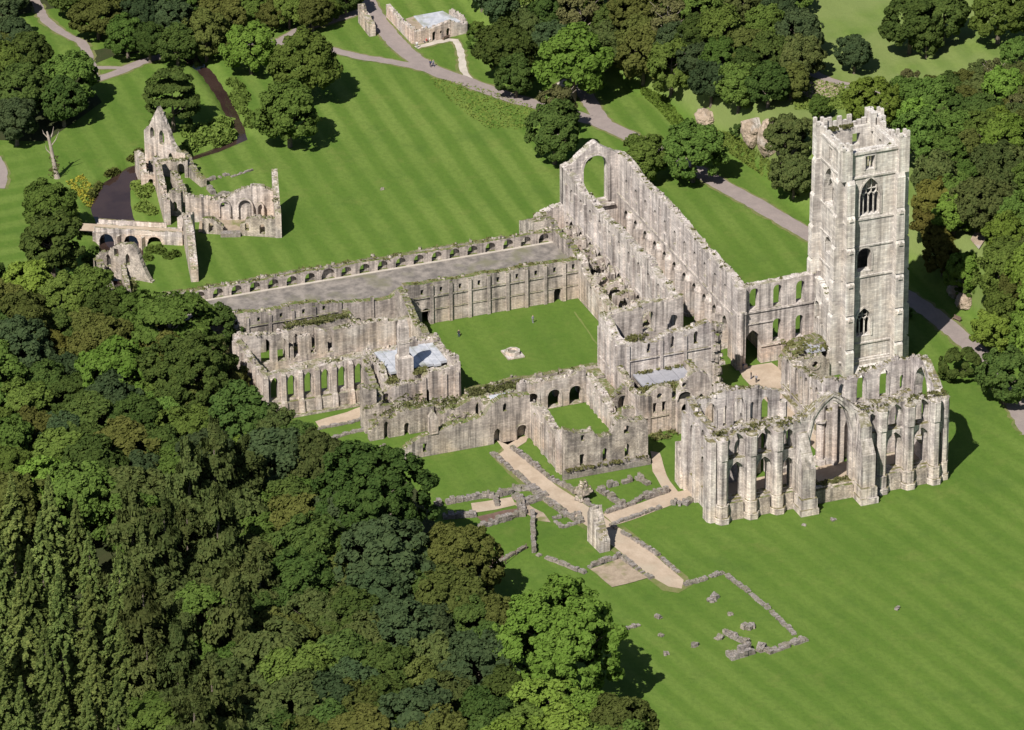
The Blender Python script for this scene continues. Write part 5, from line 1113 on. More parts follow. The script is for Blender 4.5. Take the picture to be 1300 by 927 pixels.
sheet('forest_floor', G([(-40, -30), (330, -30), (330, 20), (280, 60), (220, 85), (150, 70), (100, 90), (130, 130), (60, 180), (-40, 178)]), M['forest_floor'], dz=0.035, res=5, **KS)
sheet('worn_line', [(-3.0, 13.8), (20, 12.2), (27.5, 12.05), (27.5, 12.4), (20, 12.55), (-3, 14.2)], plain('worn_turf', (0.12, 0.165, 0.04), (0.155, 0.18, 0.055), 1.0), dz=0.04, **KS)

def scatter(name, pix, n, h, size, mat, seed, kind='stuff', clump=0.0):
    r = np.random.default_rng(seed); P = np.array(pix, float); lo, hi = P.min(0), P.max(0)
    def inside(x, y):
        c = np.zeros(len(x), bool); m = len(P)
        for i in range(m):
            x0, y0 = P[i]; x1, y1 = P[(i+1) % m]
            if y0 == y1: continue
            c ^= ((y0 > y) != (y1 > y)) & (x < (x1-x0)*(y-y0)/(y1-y0)+x0)
        return c
    q = r.uniform(lo, hi, (n*4, 2)); q = q[inside(q[:, 0], q[:, 1])][:n]
    if clump:   # gather towards random clump centres so the patch reads as separate plants
        cc = q[r.integers(0, len(q), max(6, len(q)//120))]; k = r.integers(0, len(cc), len(q)); rad = r.uniform(0, 1, len(q))**0.5
        an = r.uniform(0, 6.28, len(q)); q = cc[k]+np.stack([np.cos(an)*rad*clump*6, np.sin(an)*rad*clump*2.8], 1); hh = h*(1-rad**2)*r.uniform(0.5, 1, len(q))
    else: hh = h*r.uniform(0.1, 1, len(q))
    W = np.array([at(*p) for p in q]); W[:, 2] += hh
    return leafmesh(name, W, np.tile([0, 0, 1.0], (len(W), 1)), size, r, 0.9, mat)

def leafmesh(name, Pn, Nn, size, r, jit, mat, link=True, aspect=1.0, hang=None):
    n = len(Pn); d = Nn+r.normal(0, jit, (n, 3)); d /= np.linalg.norm(d, axis=1)[:, None]+1e-9
    ref = r.normal(0, 1, (n, 3)) if hang is None else hang
    a = np.cross(d, ref); a /= np.linalg.norm(a, axis=1)[:, None]+1e-9; b = np.cross(d, a)
    s = size*r.uniform(0.6, 1.25, (n, 1))/2; a = a*s; b = b*s*aspect
    V = np.stack([Pn-a-b*0.6, Pn+a*0.9-b, Pn+a+b*0.7, Pn-a*0.8+b], 1).reshape(-1, 3)
    me = bpy.data.meshes.new(name); me.vertices.add(n*4); me.vertices.foreach_set('co', V.ravel().astype(np.float32))
    me.loops.add(n*4); me.loops.foreach_set('vertex_index', np.arange(n*4, dtype=np.int32)); me.polygons.add(n)
    me.polygons.foreach_set('loop_start', np.arange(0, n*4, 4, dtype=np.int32)); me.polygons.foreach_set('loop_total', np.full(n, 4, np.int32)); me.update(); me.validate(); me.materials.append(mat)
    if not link: return me
    o = bpy.data.objects.new(name, me); COL.objects.link(o); return tag(o, kind='stuff')

scatter('reed_bed', [(236, 168), (262, 156), (292, 152), (299, 172), (296, 184), (262, 188), (238, 196)], 2600, 1.5, 0.75, LEAF['reed'], 1, clump=1.6)
scatter('bank_scrub', [(168, 236), (184, 230), (203, 234), (200, 262), (188, 280), (176, 262)], 1900, 1.3, 0.6, LEAF['reed'], 2, clump=1.5)
scatter('bank_scrub', [(292, 100), (304, 106), (318, 140), (330, 168), (322, 178), (308, 150), (296, 122)], 2200, 1.3, 0.7, LEAF['reed'], 3, clump=1.3)
scatter('bank_scrub', [(112, 250), (140, 215), (180, 192), (190, 200), (165, 212), (138, 228), (124, 262)], 2000, 1.0, 0.6, LEAF['olive'], 4, clump=1.2)
scatter('bank_scrub', [(112, 300), (122, 318), (126, 345), (112, 340)], 900, 1.4, 0.7, LEAF['mid'], 14, clump=1.4)
scatter('bank_scrub', [(180, 318), (230, 312), (228, 326), (186, 330)], 900, 1.2, 0.6, LEAF['mid'], 24, clump=1.2)
scatter('yellow_flowers', [(84, 232), (106, 222), (124, 250), (124, 268), (108, 262)], 650, 0.3, 0.4, LEAF['flower'], 5)
scatter('rough_grass', [(540, 98), (600, 108), (690, 140), (672, 165), (620, 165), (570, 128)], 1500, 0.12, 0.4, LEAF['reed'], 6)
scatter('rough_grass', [(812, 110), (848, 128), (872, 160), (862, 170), (836, 140), (815, 122)], 3400, 0.35, 0.5, LEAF['bright'], 7)
scatter('rough_grass', [(900, 165), (930, 172), (965, 196), (1000, 228), (1015, 252), (985, 236), (940, 205), (905, 182)], 4500, 0.3, 0.5, LEAF['reed'], 8)
scatter('rough_grass', [(1000, 118), (1020, 100), (1080, 110), (1100, 130), (1070, 140), (1010, 140)], 2500, 0.25, 0.5, LEAF['reed'], 9)
scatter('meadow_tufts', [(100, 270), (112, 300), (84, 300), (60, 260), (90, 240)], 1800, 0.2, 0.45, LEAF['reed'], 11)

# ------------------------------------------------------------------ trees
def crown_points(kind, r, n):
    """points and outward directions of the foliage of one crown, about 6 m in radius, base of the trunk at 0"""
    if kind in ('spruce',):
        Hh = 23.0; nb = 190; bi = r.integers(0, nb, n); ra = r.uniform(0, 6.283, nb); bt_ = (np.round(((bi+0.5)/nb)**0.78*21)+r.normal(0, 0.12, nb)[bi])/21.5; t = np.clip(1-bt_, 0, 1)
        rad = (6.0*t**1.05+0.08)*(0.74+0.36*((bi*53) % 17)/17); s = r.random(n)**0.6; ang = ra[bi]+r.normal(0, 0.16, n)*(1.15-s)
        P = np.stack([rad*s*np.cos(ang), rad*s*np.sin(ang), 1.0+bt_*(Hh-1.0)-0.34*rad*s**1.5+0.25*s+r.normal(0, 0.10, n)-np.abs(r.normal(0, 0.25, n))], 1)
        Nn = np.stack([np.cos(ang)*0.5, np.sin(ang)*0.5, np.full(n, 0.85)], 1); return P, Nn
    if kind == 'larch':
        Hh = 19.0; z = Hh*(1-(1-r.random(n))**0.6*0.9); t = 1-z/Hh; nb = 60; bi = r.integers(0, nb, n); bz = (bi+0.5)/nb*Hh*0.9+Hh*0.1; t = 1-bz/Hh
        rad = 5.6*t**0.6*(0.75+0.5*((bi*37) % 11)/11)+0.2; ra = r.uniform(0, 6.283, nb); ang = ra[bi]+r.normal(0, 0.17, n); s = r.random(n)**0.6
        drop = r.exponential(0.55, n)*s
        P = np.stack([rad*s*np.cos(ang), rad*s*np.sin(ang), bz+0.5*s-drop+r.normal(0, 0.12, n)], 1)
        Nn = np.stack([np.cos(ang), np.sin(ang), np.full(n, 0.35)], 1); return P, Nn
    nl = {'pine': 60, 'shrub': 40, 'big': 420, 'thin': 70}.get(kind, 170)
    R, Z, zc = {'pine': (4.6, 5.6, 10.0), 'shrub': (5.4, 3.6, 3.2), 'layered': (5.6, 5.0, 6.2), 'thin': (5.4, 5.4, 7.2)}.get(kind, (5.3, 4.7, 5.9))
    d = r.normal(0, 1, (nl, 3)); d /= np.linalg.norm(d, axis=1)[:, None]; d[:, 2] = np.where(d[:, 2] < -0.75, -d[:, 2], d[:, 2])
    an = r.uniform(0.84, 1.14, 3) if kind != 'big' else np.array([1.0, 0.98, 1.0]); R, Z = R*an[0], Z*an[1]
    lob = 1+0.22*np.sin(np.arctan2(d[:, 1], d[:, 0])*3+r.uniform(0, 6))+r.normal(0, 0.12, nl)
    lob = np.clip(lob, 0.72, 1.16); k = r.uniform(0.62, 1.0, nl)**0.5; C0 = d*np.array([R, R, Z])*(k*lob*0.86)[:, None]+np.array([0, 0, zc])
    if kind == 'layered': C0[:, 2] = np.round(C0[:, 2]/2.3)*2.3
    lr_ = r.uniform(0.45, 1.15, nl)*{'thin': 1.0, 'big': 0.6, 'pine': 1.0, 'layered': 1.25}.get(kind, 1.0)
    w = lr_**2; idx = r.choice(nl, n, p=w/w.sum())
    e = r.normal(0, 1, (n, 3)); e /= np.linalg.norm(e, axis=1)[:, None]
    flip = (e*d[idx]).sum(1) < -0.25; e[flip] *= -1
    sc = np.array([1, 1, 0.42 if kind == 'layered' else 0.85]); rr_ = lr_[idx]*(0.72+0.36*r.random(n)) if kind != 'thin' else lr_[idx]*r.random(n)**0.4*1.25
    P = C0[idx]+e*sc*rr_[:, None]
    Nn = e*0.8+d[idx]*0.4+np.array([0, 0, 0.35]); return P, Nn

SPEC = {k: ('round', k, 12000, 0.44) for k in ('dark', 'mid', 'bright', 'olive', 'blue', 'russet')}
SPEC.update({'dark_big': ('big', 'dark', 30000, 0.27), 'bright_big': ('big', 'bright', 30000, 0.27), 'olive_big': ('big', 'olive', 30000, 0.27),
        'layered': ('layered', 'dark', 11000, 0.46), 'thin': ('thin', 'thin', 6000, 0.42), 'sparse': ('layered', 'mid', 11000, 0.46), 'pine': ('pine', 'blue', 9000, 0.42), 'spruce': ('spruce', 'spruce', 13000, 0.42), 'larch': ('larch', 'larch', 13000, 0.38), 'shrub': ('shrub', 'mid', 6000, 0.5), 'shrubdark': ('shrub', 'dark', 7000, 0.5), 'feathery': ('round', 'larch', 12000, 0.38)})
PROTO = {}
for kk, (shape, leaf, n, ls) in SPEC.items():
    for v in range(4 if shape == 'round' else (1 if shape == 'big' else 2)):
        r = np.random.default_rng(hash(kk) % 1000 if False else sum(map(ord, kk))*7+v)
        P, Nn = crown_points(shape, r, n)
        if shape == 'larch': me = leafmesh('crown', P, Nn, ls, r, 0.55, LEAF[leaf], False, 1.7, np.tile([0.2, 0.1, 1.0], (n, 1))+r.normal(0, 0.25, (n, 3)))
        elif kk == 'feathery': me = leafmesh('crown', P, Nn, ls, r, 0.6, LEAF[leaf], False, 1.5, np.tile([0.2, 0.1, 1.0], (n, 1))+r.normal(0, 0.3, (n, 3)))
        elif shape == 'spruce': me = leafmesh('crown', P, Nn, ls, r, 0.45, LEAF[leaf], False, 1.2)
        else: me = leafmesh('crown', P, Nn, ls, r, 0.55, LEAF[leaf], False)
        b = MB(); q = random.Random(v+5)
        hh = {'spruce': 22, 'larch': 18, 'pine': 13, 'shrub': 2.5, 'thin': 11}.get(shape, 8.0); r0 = {'shrub': 0.12, 'pine': 0.28}.get(shape, 0.38)
        b.tube([(0, 0, -0.8), (0.05, 0, hh*0.3), (-0.1, 0.08, hh*0.65), (0, 0, hh)], [r0*1.25, r0*0.85, r0*0.55, 0.05], 7)
        if shape not in ('spruce', 'larch'):
            for i in range(7 if shape != 'thin' else 13):
                a = q.uniform(0, 6.28); z = hh*q.uniform(0.3, 0.75); L = hh*q.uniform(0.28, 0.45)
                b.tube([(0, 0, z), (math.cos(a)*L*0.5, math.sin(a)*L*0.5, z+L*0.3), (math.cos(a)*L, math.sin(a)*L, z+L*0.75)], [r0*0.36, r0*0.22, 0.03], 5)
        tm = bpy.data.meshes.new('trunk'); tm.from_pydata(b.v, [], b.f); tm.materials.append(M['deadwood'] if kk in ('thin', 'sparse') else M['bark']); tm.update()
        PROTO.setdefault(kk, []).append((me, tm))
CATN = {'spruce': 'spruce_tree', 'larch': 'larch_tree', 'pine': 'pine_tree', 'shrub': 'shrub', 'shrubdark': 'shrub', 'thin': 'bare_tree', 'layered': 'cedar_tree', 'feathery': 'yew_tree'}
TR = random.Random(2024); PLACED = []; FILLED = {}
ZC = {'spruce': 8.0, 'larch': 9.0, 'pine': 10.0, 'shrub': 3.2, 'shrubdark': 3.2, 'layered': 6.2, 'thin': 7.2, 'sparse': 7.2}
RAD = {'spruce': 5.0, 'sparse': 5.4, 'larch': 5.2, 'pine': 5.0, 'shrub': 5.2, 'shrubdark': 5.2}
def tree(px, py, rpx, kind, label, group=None, sz=1.0):
    """crown centre and radius as surveyed; the trunk stands on the ground below"""
    s = rpx/6.3/RAD.get(kind, 5.3); zc = ZC.get(kind, 5.9)*s*sz
    d = RM.T@np.array([(px-PCX)/FPX, (py-PCY)/FPX, 1.0])
    ts = np.linspace((60-CAM[2])/d[2], (-2-CAM[2])/d[2], 300); W = CAM[None]+ts[:, None]*d[None]; gz = height(W[:, 0], W[:, 1])
    k = np.nonzero(W[:, 2]-gz <= zc)[0]; k = k[0] if len(k) else -1
    p = W[k]; g = float(gz[k]); p = (float(p[0]), float(p[1]))
    t = thing(CATN.get(kind, 'broadleaf_tree'), label, 'shrub' if 'shrub' in kind else 'tree', (p[0], p[1], g), group)
    t.rotation_euler = (0, 0, TR.uniform(0, 6.28)); t.scale = (s, s, s*sz)
    cm, tm = TR.choice(PROTO[kind])
    for nm, m in (('crown', cm), ('trunk', tm)):
        o = bpy.data.objects.new(nm, m); COL.objects.link(o); o.parent = t
    PLACED.append((px, py, rpx)); return t
SOLO = [
 (318, 60, 36, 'bright', 'bright round tree standing above the river bend'), (386, 82, 47, 'mid', 'large upper tree of the pair on the western lawn'), (367, 144, 44, 'mid', 'large lower tree of the pair on the western lawn'),
 (219, 128, 38, 'layered', 'layered dark tree directly behind the pointed gable'), (704, 168, 41, 'dark', 'dark spreading tree beside the road behind the nave gable'), (818, 200, 32, 'mid', 'smaller tree of the two behind the nave wall', ), (880, 192, 40, 'mid', 'larger tree of the two behind the nave wall'),
 (1085, 66, 28, 'blue', 'lone dark tree on the pasture above the bell tower'), (62, 262, 34, 'mid', 'round sunlit tree left of the river pool'), (66, 313, 44, 'dark', 'big dark tree left of the bridge'),
 (1222, 462, 30, 'shrubdark', 'dark bushy tree right of the chapel beside the path'), (1277, 478, 34, 'dark', 'dense tree at the right edge beside the path'), (712, 812, 72, 'bright_big', 'bright green tree below the ruined lawn'), 
 (472, 634, 71, 'dark_big', 'huge domed dark tree in front of the east range'), (582, 716, 50, 'olive_big', 'yellowish open tree beside the muddy room'), (572, 768, 44, 'olive', 'yellowish tree under the open one beside the kerb'),
 (490, 720, 56, 'blue', 'bluish dark tree below the huge domed tree'), (345, 590, 52, 'blue', 'deep green tree below the refectory'), (240, 478, 60, 'dark_big', 'very broad dark tree left of the refectory'), (214, 408, 50, 'sparse', 'sparse tree with bare limbs below the roofless riverside house'), (268, 455, 26, 'thin', 'pale wispy tree at the end of the west range'),
 (66, 450, 30, 'russet', 'golden leaved tree in the left wood'), (1156, 30, 40, 'dark', 'dark round tree at the top right pasture'), (1198, 20, 36, 'dark', 'second dark tree on the top right pasture'), (1268, 18, 38, 'mid', 'bright tree in the top right corner'), (1176, 52, 22, 'dark', 'little dark tree in front of the top right trees'), (1292, 68, 22, 'mid', 'small tree on the right end of the pasture'),
 (88, 100, 38, 'mid', 'big leafy tree over the bend of the left path'), (28, 118, 42, 'dark', 'dull dark tree at the left edge above the lawn'), (20, 152, 34, 'blue', 'bluish tree at the left edge beside the dead trunk'), (80, 128, 34, 'dark', 'lower dark tree beside the left lawn'),
 (728, 78, 52, 'bright', 'massive bright tree where the side path starts'), (640, 60, 44, 'dark', 'tall dark tree beside the lodge'), (655, 96, 30, 'dark', 'dark tree hanging over the road'), (708, 136, 30, 'thin', 'thin young tree over the road junction'),
 (1003, 172, 32, 'feathery', 'brownish yew left of the bell tower'), (1008, 222, 30, 'feathery', 'lower yew against the tower edge'), (1040, 135, 16, 'mid', 'small bush showing over the tower top'),
 (1110, 130, 34, 'bright', 'bright tree behind the tower turret'), (420, 555, 0, '', ''),
 (470, 16, 0, '', ''), (446, 7, 11, 'shrub', 'small round bush on the lawn above the path fork'), (418, 12, 16, 'mid', 'small dense tree above the path fork'),
 (755, 388, 8, 'shrub', 'bush against the church wall in the cloister corner'), (903, 104, 32, 'blue', 'bluish tree over the left end of the cliff'), (938, 110, 32, 'mid', 'green tree rising behind the middle of the cliff'), (975, 106, 31, 'dark', 'dark tree over the orange cliff face'), (1004, 104, 24, 'olive', 'olive tree at the right end of the cliff'), (938, 166, 12, 'shrubdark', 'dark bush at the left end of the pale cliff'), (987, 176, 14, 'shrubdark', 'dark bush on the right side of the orange cliff face'),  (1252, 290, 14, 'shrub', 'shrub below the bare earth slope'), (1227, 372, 14, 'shrub', 'shrub over the little white outcrop'), (1150, 398, 10, 'shrub', 'shrub behind the tower'),
]
for tr in SOLO:
    if tr[2]: tree(*tr[:5])
AVOID = [(556, 26, 26), (500, 20, 16), (585, 30, 8), (150, 330, 22), (190, 345, 14), (230, 345, 8), (48, 8, 8), (60, 28, 8), (80, 42, 8), (140, 94, 9), (162, 88, 8), (122, 90, 8), (745, 122, 14), (760, 148, 12), (716, 106, 8), (800, 130, 3), (838, 162, 5), (772, 108, 2), (1046, 101, 8), (1076, 111, 8), (1062, 40, 14), (1075, 14, 16), (1050, 6, 12), (1125, 72, 12), (1180, 78, 12), (1230, 64, 14), (1265, 60, 10), (1040, 118, 10), (270, 85, 8), (352, 45, 6), (338, 54, 6), (1232, 306, 12), (1225, 388, 12), (1190, 380, 16)]
def fill(name, poly, spacing, kinds, rr, group, lab, seed, margin=0.55, ysq=1.25):
    r = random.Random(seed); xs = [p[0] for p in poly]; ys = [p[1] for p in poly]; n = 0
    def ins(x, y):
        c = False
        for (x0, y0), (x1, y1) in zip(poly, poly[1:]+poly[:1]):
            if (y0 > y) != (y1 > y) and x < (x1-x0)*(y-y0)/(y1-y0)+x0: c = not c
        return c
    for _ in range(5000):
        x, y = r.uniform(min(xs), max(xs)), r.uniform(min(ys), max(ys))
        if not ins(x, y): continue
        q = r.uniform(*rr)
        if any(math.hypot(x-a, (y-b_)*ysq) < margin*(q+c) for a, b_, c in PLACED): continue
        if any(math.hypot(x-a, y-b_) < q+c for a, b_, c in AVOID): continue
        k = r.choice(kinds)
        if not (-q < x < 1300+q and -q < y < 927+q): continue
        FILLED.setdefault(lab[k], []).append((x, y, tree(x, y, q, k, lab[k], lab[k].split(' growing')[0]+' of '+name, r.uniform(0.9, 1.15)*(1.0 if k == 'spruce' else 1.0))))
def labs(place): return {'dark': 'dark green broadleaf tree growing in '+place, 'mid': 'mid green broadleaf tree growing in '+place, 'bright': 'fresh bright green tree growing in '+place, 'olive': 'olive toned tree growing in '+place, 'blue': 'bluish deep green tree growing in '+place, 'russet': 'golden brown tree growing in '+place,
    'thin': 'pale thinly leaved tree growing in '+place, 'spruce': 'pointed spruce growing in '+place, 'larch': 'drooping brown green conifer growing in '+place, 'feathery': 'feathery brown green tree growing in '+place, 'layered': 'layered dark tree growing in '+place, 'shrub': 'leafy shrub growing in '+place, 'shrubdark': 'dark shrub growing in '+place}
fill('the spruce stand', [(-20, 690), (60, 680), (120, 712), (160, 780), (160, 870), (150, 960), (-20, 960)], 0, ['spruce'], (24, 31), '', labs('the lower left corner'), 1, 0.72, 0.95)
fill('the conifer slope', [(150, 620), (230, 600), (330, 630), (350, 700), (330, 780), (320, 960), (170, 960), (170, 760)], 0, ['larch', 'larch', 'feathery', 'feathery', 'mid'], (30, 44), '', labs('the lower wood beside the spruces'), 2, 0.5)
fill('the lower wood', [(330, 600), (400, 580), (540, 720), (600, 770), (640, 800), (650, 960), (320, 960)], 0, ['dark', 'olive', 'mid', 'blue', 'feathery', 'dark', 'olive'], (30, 46), '', labs('the wood at bottom centre'), 3, 0.5)
fill('the left wood', [(-20, 365), (40, 352), (110, 365), (180, 398), (270, 415), (290, 470), (310, 520), (410, 566), (400, 590), (300, 600), (230, 610), (150, 650), (60, 640), (-20, 650)], 0, ['mid', 'dark', 'mid', 'olive', 'dark', 'dark', 'blue', 'feathery', 'mid', 'bright', 'olive'], (30, 46), '', labs('the left hand wood'), 4, 0.5)
fill('the far left wood', [(-20, -30), (40, -30), (70, 30), (60, 70), (40, 90), (-20, 110)], 0, ['dark', 'olive', 'mid', 'blue'], (26, 36), '', labs('the far left wood'), 5, 0.5)
fill('the riverside wood', [(60, -30), (300, -30), (290, 10), (270, 40), (240, 70), (205, 72), (190, 55), (150, 60), (120, 40), (80, 20)], 0, ['dark', 'olive', 'dark', 'mid', 'blue'], (26, 38), '', labs('the riverside wood at the top'), 6, 0.5)
fill('the riverside wood', [(300, -30), (445, -30), (440, 4), (400, 18), (345, 30), (310, 20)], 0, ['dark', 'olive', 'mid'], (20, 30), '', labs('the trees above the upper lawn'), 7, 0.5)
fill('the bank wood', [(600, -40), (1000, -40), (1036, 20), (1030, 60), (1012, 96), (1004, 118), (985, 128), (950, 130), (908, 120), (872, 104), (852, 84), (850, 90), (800, 88), (770, 78), (700, 60), (640, 20), (612, 4)], 0, ['dark', 'mid', 'olive', 'blue', 'mid', 'dark', 'feathery', 'thin'], (26, 38), '', labs('the bank wood behind the church'), 8, 0.5)
fill('the right wood', [(1140, 112), (1180, 102), (1240, 104), (1330, 90), (1330, 450), (1285, 438), (1262, 425), (1250, 380), (1215, 345), (1190, 330), (1175, 250), (1165, 170)], 0, ['mid', 'mid', 'bright', 'olive', 'dark', 'feathery', 'bright', 'russet'], (24, 38), '', labs('the steep right hand wood'), 9, 0.5)
fill('the bank scrub', [(1140, 104), (1220, 96), (1310, 92), (1300, 150), (1200, 160), (1140, 124)], 0, ['thin', 'feathery', 'olive'], (16, 24), '', labs('the scrub above the tower'), 10, 0.45)
fill('the wood edge', [(560, 12), (596, 18), (612, 40), (600, 60), (596, 30)], 0, ['shrub'], (10, 16), '', labs('the undergrowth behind the lodge'), 11, 0.5)
fill('the lower edge', [(640, 890), (720, 905), (790, 925), (800, 970), (640, 970)], 0, ['bright', 'mid', 'olive'], (34, 46), '', labs('the lower edge of the field'), 12, 0.5)

# every filled tree is told apart by its kind, its wood and its place in it
ORD = ['first', 'second', 'third', 'fourth', 'fifth', 'sixth', 'seventh', 'eighth', 'ninth', 'tenth', 'eleventh', 'twelfth']
for base, lst in FILLED.items():
    n = len(lst); base = base.replace(' growing in ', ' in ')
    if n == 1: lst[0][2]['label'] = base; continue
    nr = max(1, round((n/2.6)**0.5)); lst.sort(key=lambda q: q[1]); per = math.ceil(n/nr)
    for ri in range(nr):
        row = sorted(lst[ri*per:(ri+1)*per], key=lambda q: q[0])
        if not row: continue
        rn = '' if nr == 1 else (', top row' if ri == 0 else (', lowest row' if ri == nr-1 else ', %s row' % ORD[ri]))
        for ci, q in enumerate(row):
            q[2]['label'] = base+rn+', '+('leftmost' if ci == 0 else ('rightmost' if ci == len(row)-1 else ORD[min(ci, 11)]+' from left'))

# dead trunk
dt = thing('dead_tree', 'pale dead tree trunk with broken limbs on the left lawn', 'tree', at(72, 226)); dz = at(72, 226)
b = MB(); Q = lambda x, z, y=0: (dz[0]+RI[0]*x+FW[0]*y, dz[1]+RI[1]*x+FW[1]*y, dz[2]+z)
b.tube([Q(0.1, -0.4), Q(-0.1, 1.2), Q(-0.5, 4), Q(-0.9, 7), Q(-1.3, 9.4), Q(-1.5, 10.4)], [0.75, 0.5, 0.42, 0.34, 0.28, 0.14], 9); b.build('trunk', M['deadwood'], dt)
for pts in ([Q(-0.9, 7), Q(0.2, 8.6), Q(0.9, 10.4)], [Q(-0.6, 5), Q(-1.8, 6.4), Q(-2.0, 7.4)], [Q(-1.2, 8.8), Q(-2.2, 10), Q(-2.4, 10.8)], [Q(-1.1, 8.2, 0.2), Q(-0.5, 9.6, 1), Q(-0.2, 11, 1.2)]):
    b = MB(); b.tube(pts, [0.14, 0.09, 0.03], 6); b.build('limb', M['deadwood'], dt)
b = MB(); [b.tuft(Q(rng.uniform(-1.2, 0.6), rng.uniform(0.2, 5.5), rng.uniform(-.6, .3)), 0.5, 0.4, rng, 10) for _ in range(14)]; b.build('ivy', LEAF['thin'], dt, kind='stuff')

# ------------------------------------------------------------------ rail fence by the kerb, benches, visitors
fe = thing('rail_fence', 'low dark rail fence along the kerb between the lawns', 'fence', at(645, 715))
fp = [at(*p) for p in ((618, 736), (630, 727), (642, 717), (655, 706), (668, 698))]
for p in fp: part('post', M['wood'], fe, lambda b: b.box(p[0]-0.07, p[0]+0.07, p[1]-0.07, p[1]+0.07, p[2]-0.1, p[2]+1.1))
for h in (0.55, 0.95): part('rail', M['wood'], fe, lambda b: b.tube([(p[0], p[1], p[2]+h) for p in fp], [0.05]*5, 5))
def bench(px, py, ang, label):
    c = at(px, py); t = thing('bench', label, 'bench', c); ca, sa = math.cos(ang), math.sin(ang)
    def ob(b, x0, x1, y0, y1, z0, z1): b.hexa([(c[0]+x*ca-y*sa, c[1]+x*sa+y*ca, c[2]+z) for z in (z0, z1) for x, y in ((x0, y0), (x1, y0), (x1, y1), (x0, y1))])
    part('seat', M['wood'], t, lambda b: ob(b, -0.9, 0.9, -0.25, 0.25, 0.42, 0.48)); part('backrest', M['wood'], t, lambda b: ob(b, -0.9, 0.9, 0.25, 0.31, 0.5, 0.95))
    for x in (-0.8, 0.8): part('leg', M['wood'], t, lambda b: ob(b, x-0.05, x+0.05, -0.22, 0.3, 0, 0.42))
bench(1214.5, 408, 0.4, 'dark bench on the grass beside the right hand path'); bench(566, 50, -1.2, 'reddish bench against the lodge front wall')

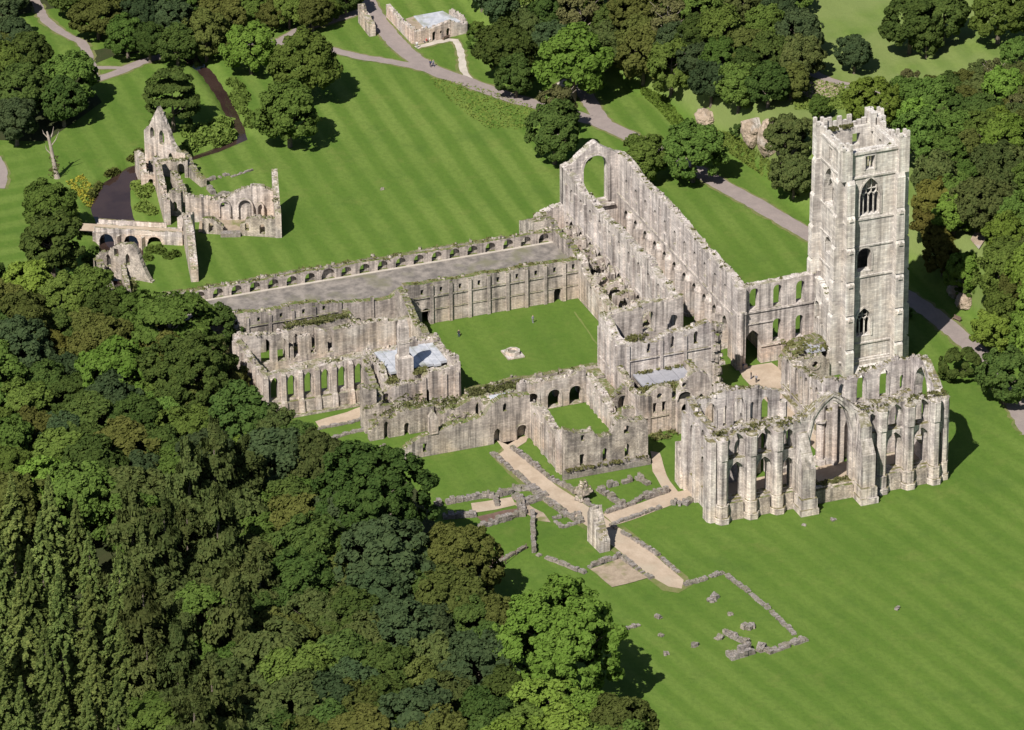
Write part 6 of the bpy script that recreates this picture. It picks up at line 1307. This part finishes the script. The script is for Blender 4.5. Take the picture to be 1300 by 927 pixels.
def simple(name, c): m, t = nt(name); g = N(t); g.out(g.principled(c, 0.85)); return m
CL = {k: simple('cloth_'+k, c) for k, c in dict(navy=(0.03, 0.04, 0.10), red=(0.45, 0.05, 0.05), white=(0.75, 0.75, 0.75), black=(0.03, 0.03, 0.035), grey=(0.25, 0.25, 0.28), blue=(0.12, 0.18, 0.4), skin=(0.5, 0.32, 0.23), hair=(0.07, 0.045, 0.03)).items()}
def body(name, pose, top, legs):
    """one continuous skinned figure; pose 'stand', 'walk' or 'sit'"""
    st = 0.22 if pose == 'walk' else 0.0
    if pose == 'sit': hip, kn, ft = 0.48, [(0.12, -0.45, 0.5), (-0.12, -0.45, 0.5)], [(0.12, -0.5, 0.06), (-0.12, -0.5, 0.06)]
    else: hip, kn, ft = 0.92, [(0.1, -st*0.6, 0.5), (-0.1, st*0.4, 0.5)], [(0.1, -st, 0.07), (-0.1, st*1.3, 0.09)]
    dz = hip-0.92
    V = [(0, 0, hip), (0, 0, 1.15+dz), (0, 0, 1.4+dz), (0, 0, 1.5+dz), (0, -0.02, 1.62+dz), (0, -0.02, 1.74+dz), (0.19, 0, 1.42+dz), (0.25, 0.02-st*0.5, 1.14+dz), (0.24, -0.12-st*0.5, 0.9+dz), (-0.19, 0, 1.42+dz), (-0.25, 0.02+st*0.5, 1.14+dz), (-0.24, -0.12+st*0.5, 0.9+dz),
         (0.1, 0, hip-0.05), kn[0], ft[0], (ft[0][0], ft[0][1]-0.16, 0.04), (-0.1, 0, hip-0.05), kn[1], ft[1], (ft[1][0], ft[1][1]-0.16, 0.04)]
    E_ = [(0, 1), (1, 2), (2, 3), (3, 4), (4, 5), (2, 6), (6, 7), (7, 8), (2, 9), (9, 10), (10, 11), (0, 12), (12, 13), (13, 14), (14, 15), (0, 16), (16, 17), (17, 18), (18, 19)]
    Rr = [0.15, 0.14, 0.16, 0.06, 0.10, 0.09, 0.07, 0.05, 0.045, 0.07, 0.05, 0.045, 0.1, 0.07, 0.05, 0.045, 0.1, 0.07, 0.05, 0.045]
    me = bpy.data.meshes.new(name); me.from_pydata(V, E_, []); o = bpy.data.objects.new(name, me); COL.objects.link(o)
    o.modifiers.new('skin', 'SKIN'); sub = o.modifiers.new('sub', 'SUBSURF'); sub.levels = 1; sub.render_levels = 1
    sv = me.skin_vertices[0].data
    for i, q in enumerate(Rr): sv[i].radius = (q, q); sv[i].use_root = (i == 0)
    dg = bpy.context.evaluated_depsgraph_get(); m2 = bpy.data.meshes.new_from_object(o.evaluated_get(dg)); bpy.data.objects.remove(o); m2.name = name
    m2.materials.clear()
    for k in (top, legs, 'skin', 'hair'): m2.materials.append(CL[k])
    for f in m2.polygons:
        z = f.center.z-dz; f.material_index = 0 if z > 0.95 else 1
        if z > 1.46: f.material_index = 2
        if z > 1.70 or (z > 1.56 and f.center.y > 0.03): f.material_index = 3
        if abs(f.center.x) > 0.2 and z < 0.98: f.material_index = 2
        if pose == 'sit' and f.center.y < -0.2: f.material_index = 1
    return m2
PPL = [(546.5, 86, 'walk', 'navy', 'black', 'person in navy walking on the road junction'), (550, 85.5, 'walk', 'grey', 'navy', 'person in grey walking beside one in navy'), (536.5, 55, 'sit', 'black', 'navy', 'person in black sitting left in front of the lodge'), (541, 54.5, 'sit', 'red', 'black', 'person in red sitting in front of the lodge'), (545, 53.5, 'sit', 'white', 'navy', 'person in white sitting beside one in red'),
       (529.5, 61.5, 'stand', 'white', 'grey', 'person in white standing at the lodge corner'), (943.5, 471, 'stand', 'navy', 'grey', 'upper of the three persons on the crossing lawn'), (953.5, 482, 'stand', 'black', 'navy', 'middle of the three persons on the crossing lawn'), (960, 486.5, 'stand', 'grey', 'black', 'lower of the three persons on the crossing lawn'),
       (582.5, 427, 'sit', 'black', 'navy', 'person in black sitting on the cloister lawn'), (676.5, 411, 'stand', 'grey', 'grey', 'person in grey standing on the cloister lawn')]
for i, (x, y, po, tp, lg_, lab) in enumerate(PPL):
    m2 = body('person', po, tp, lg_); o = bpy.data.objects.new('person', m2); COL.objects.link(o); c = at(x, y); o.location = (c[0], c[1], c[2]+(0.02 if po != 'sit' else 0)); o.rotation_euler = (0, 0, 1.2+i*0.7); tag(o, lab, 'person')
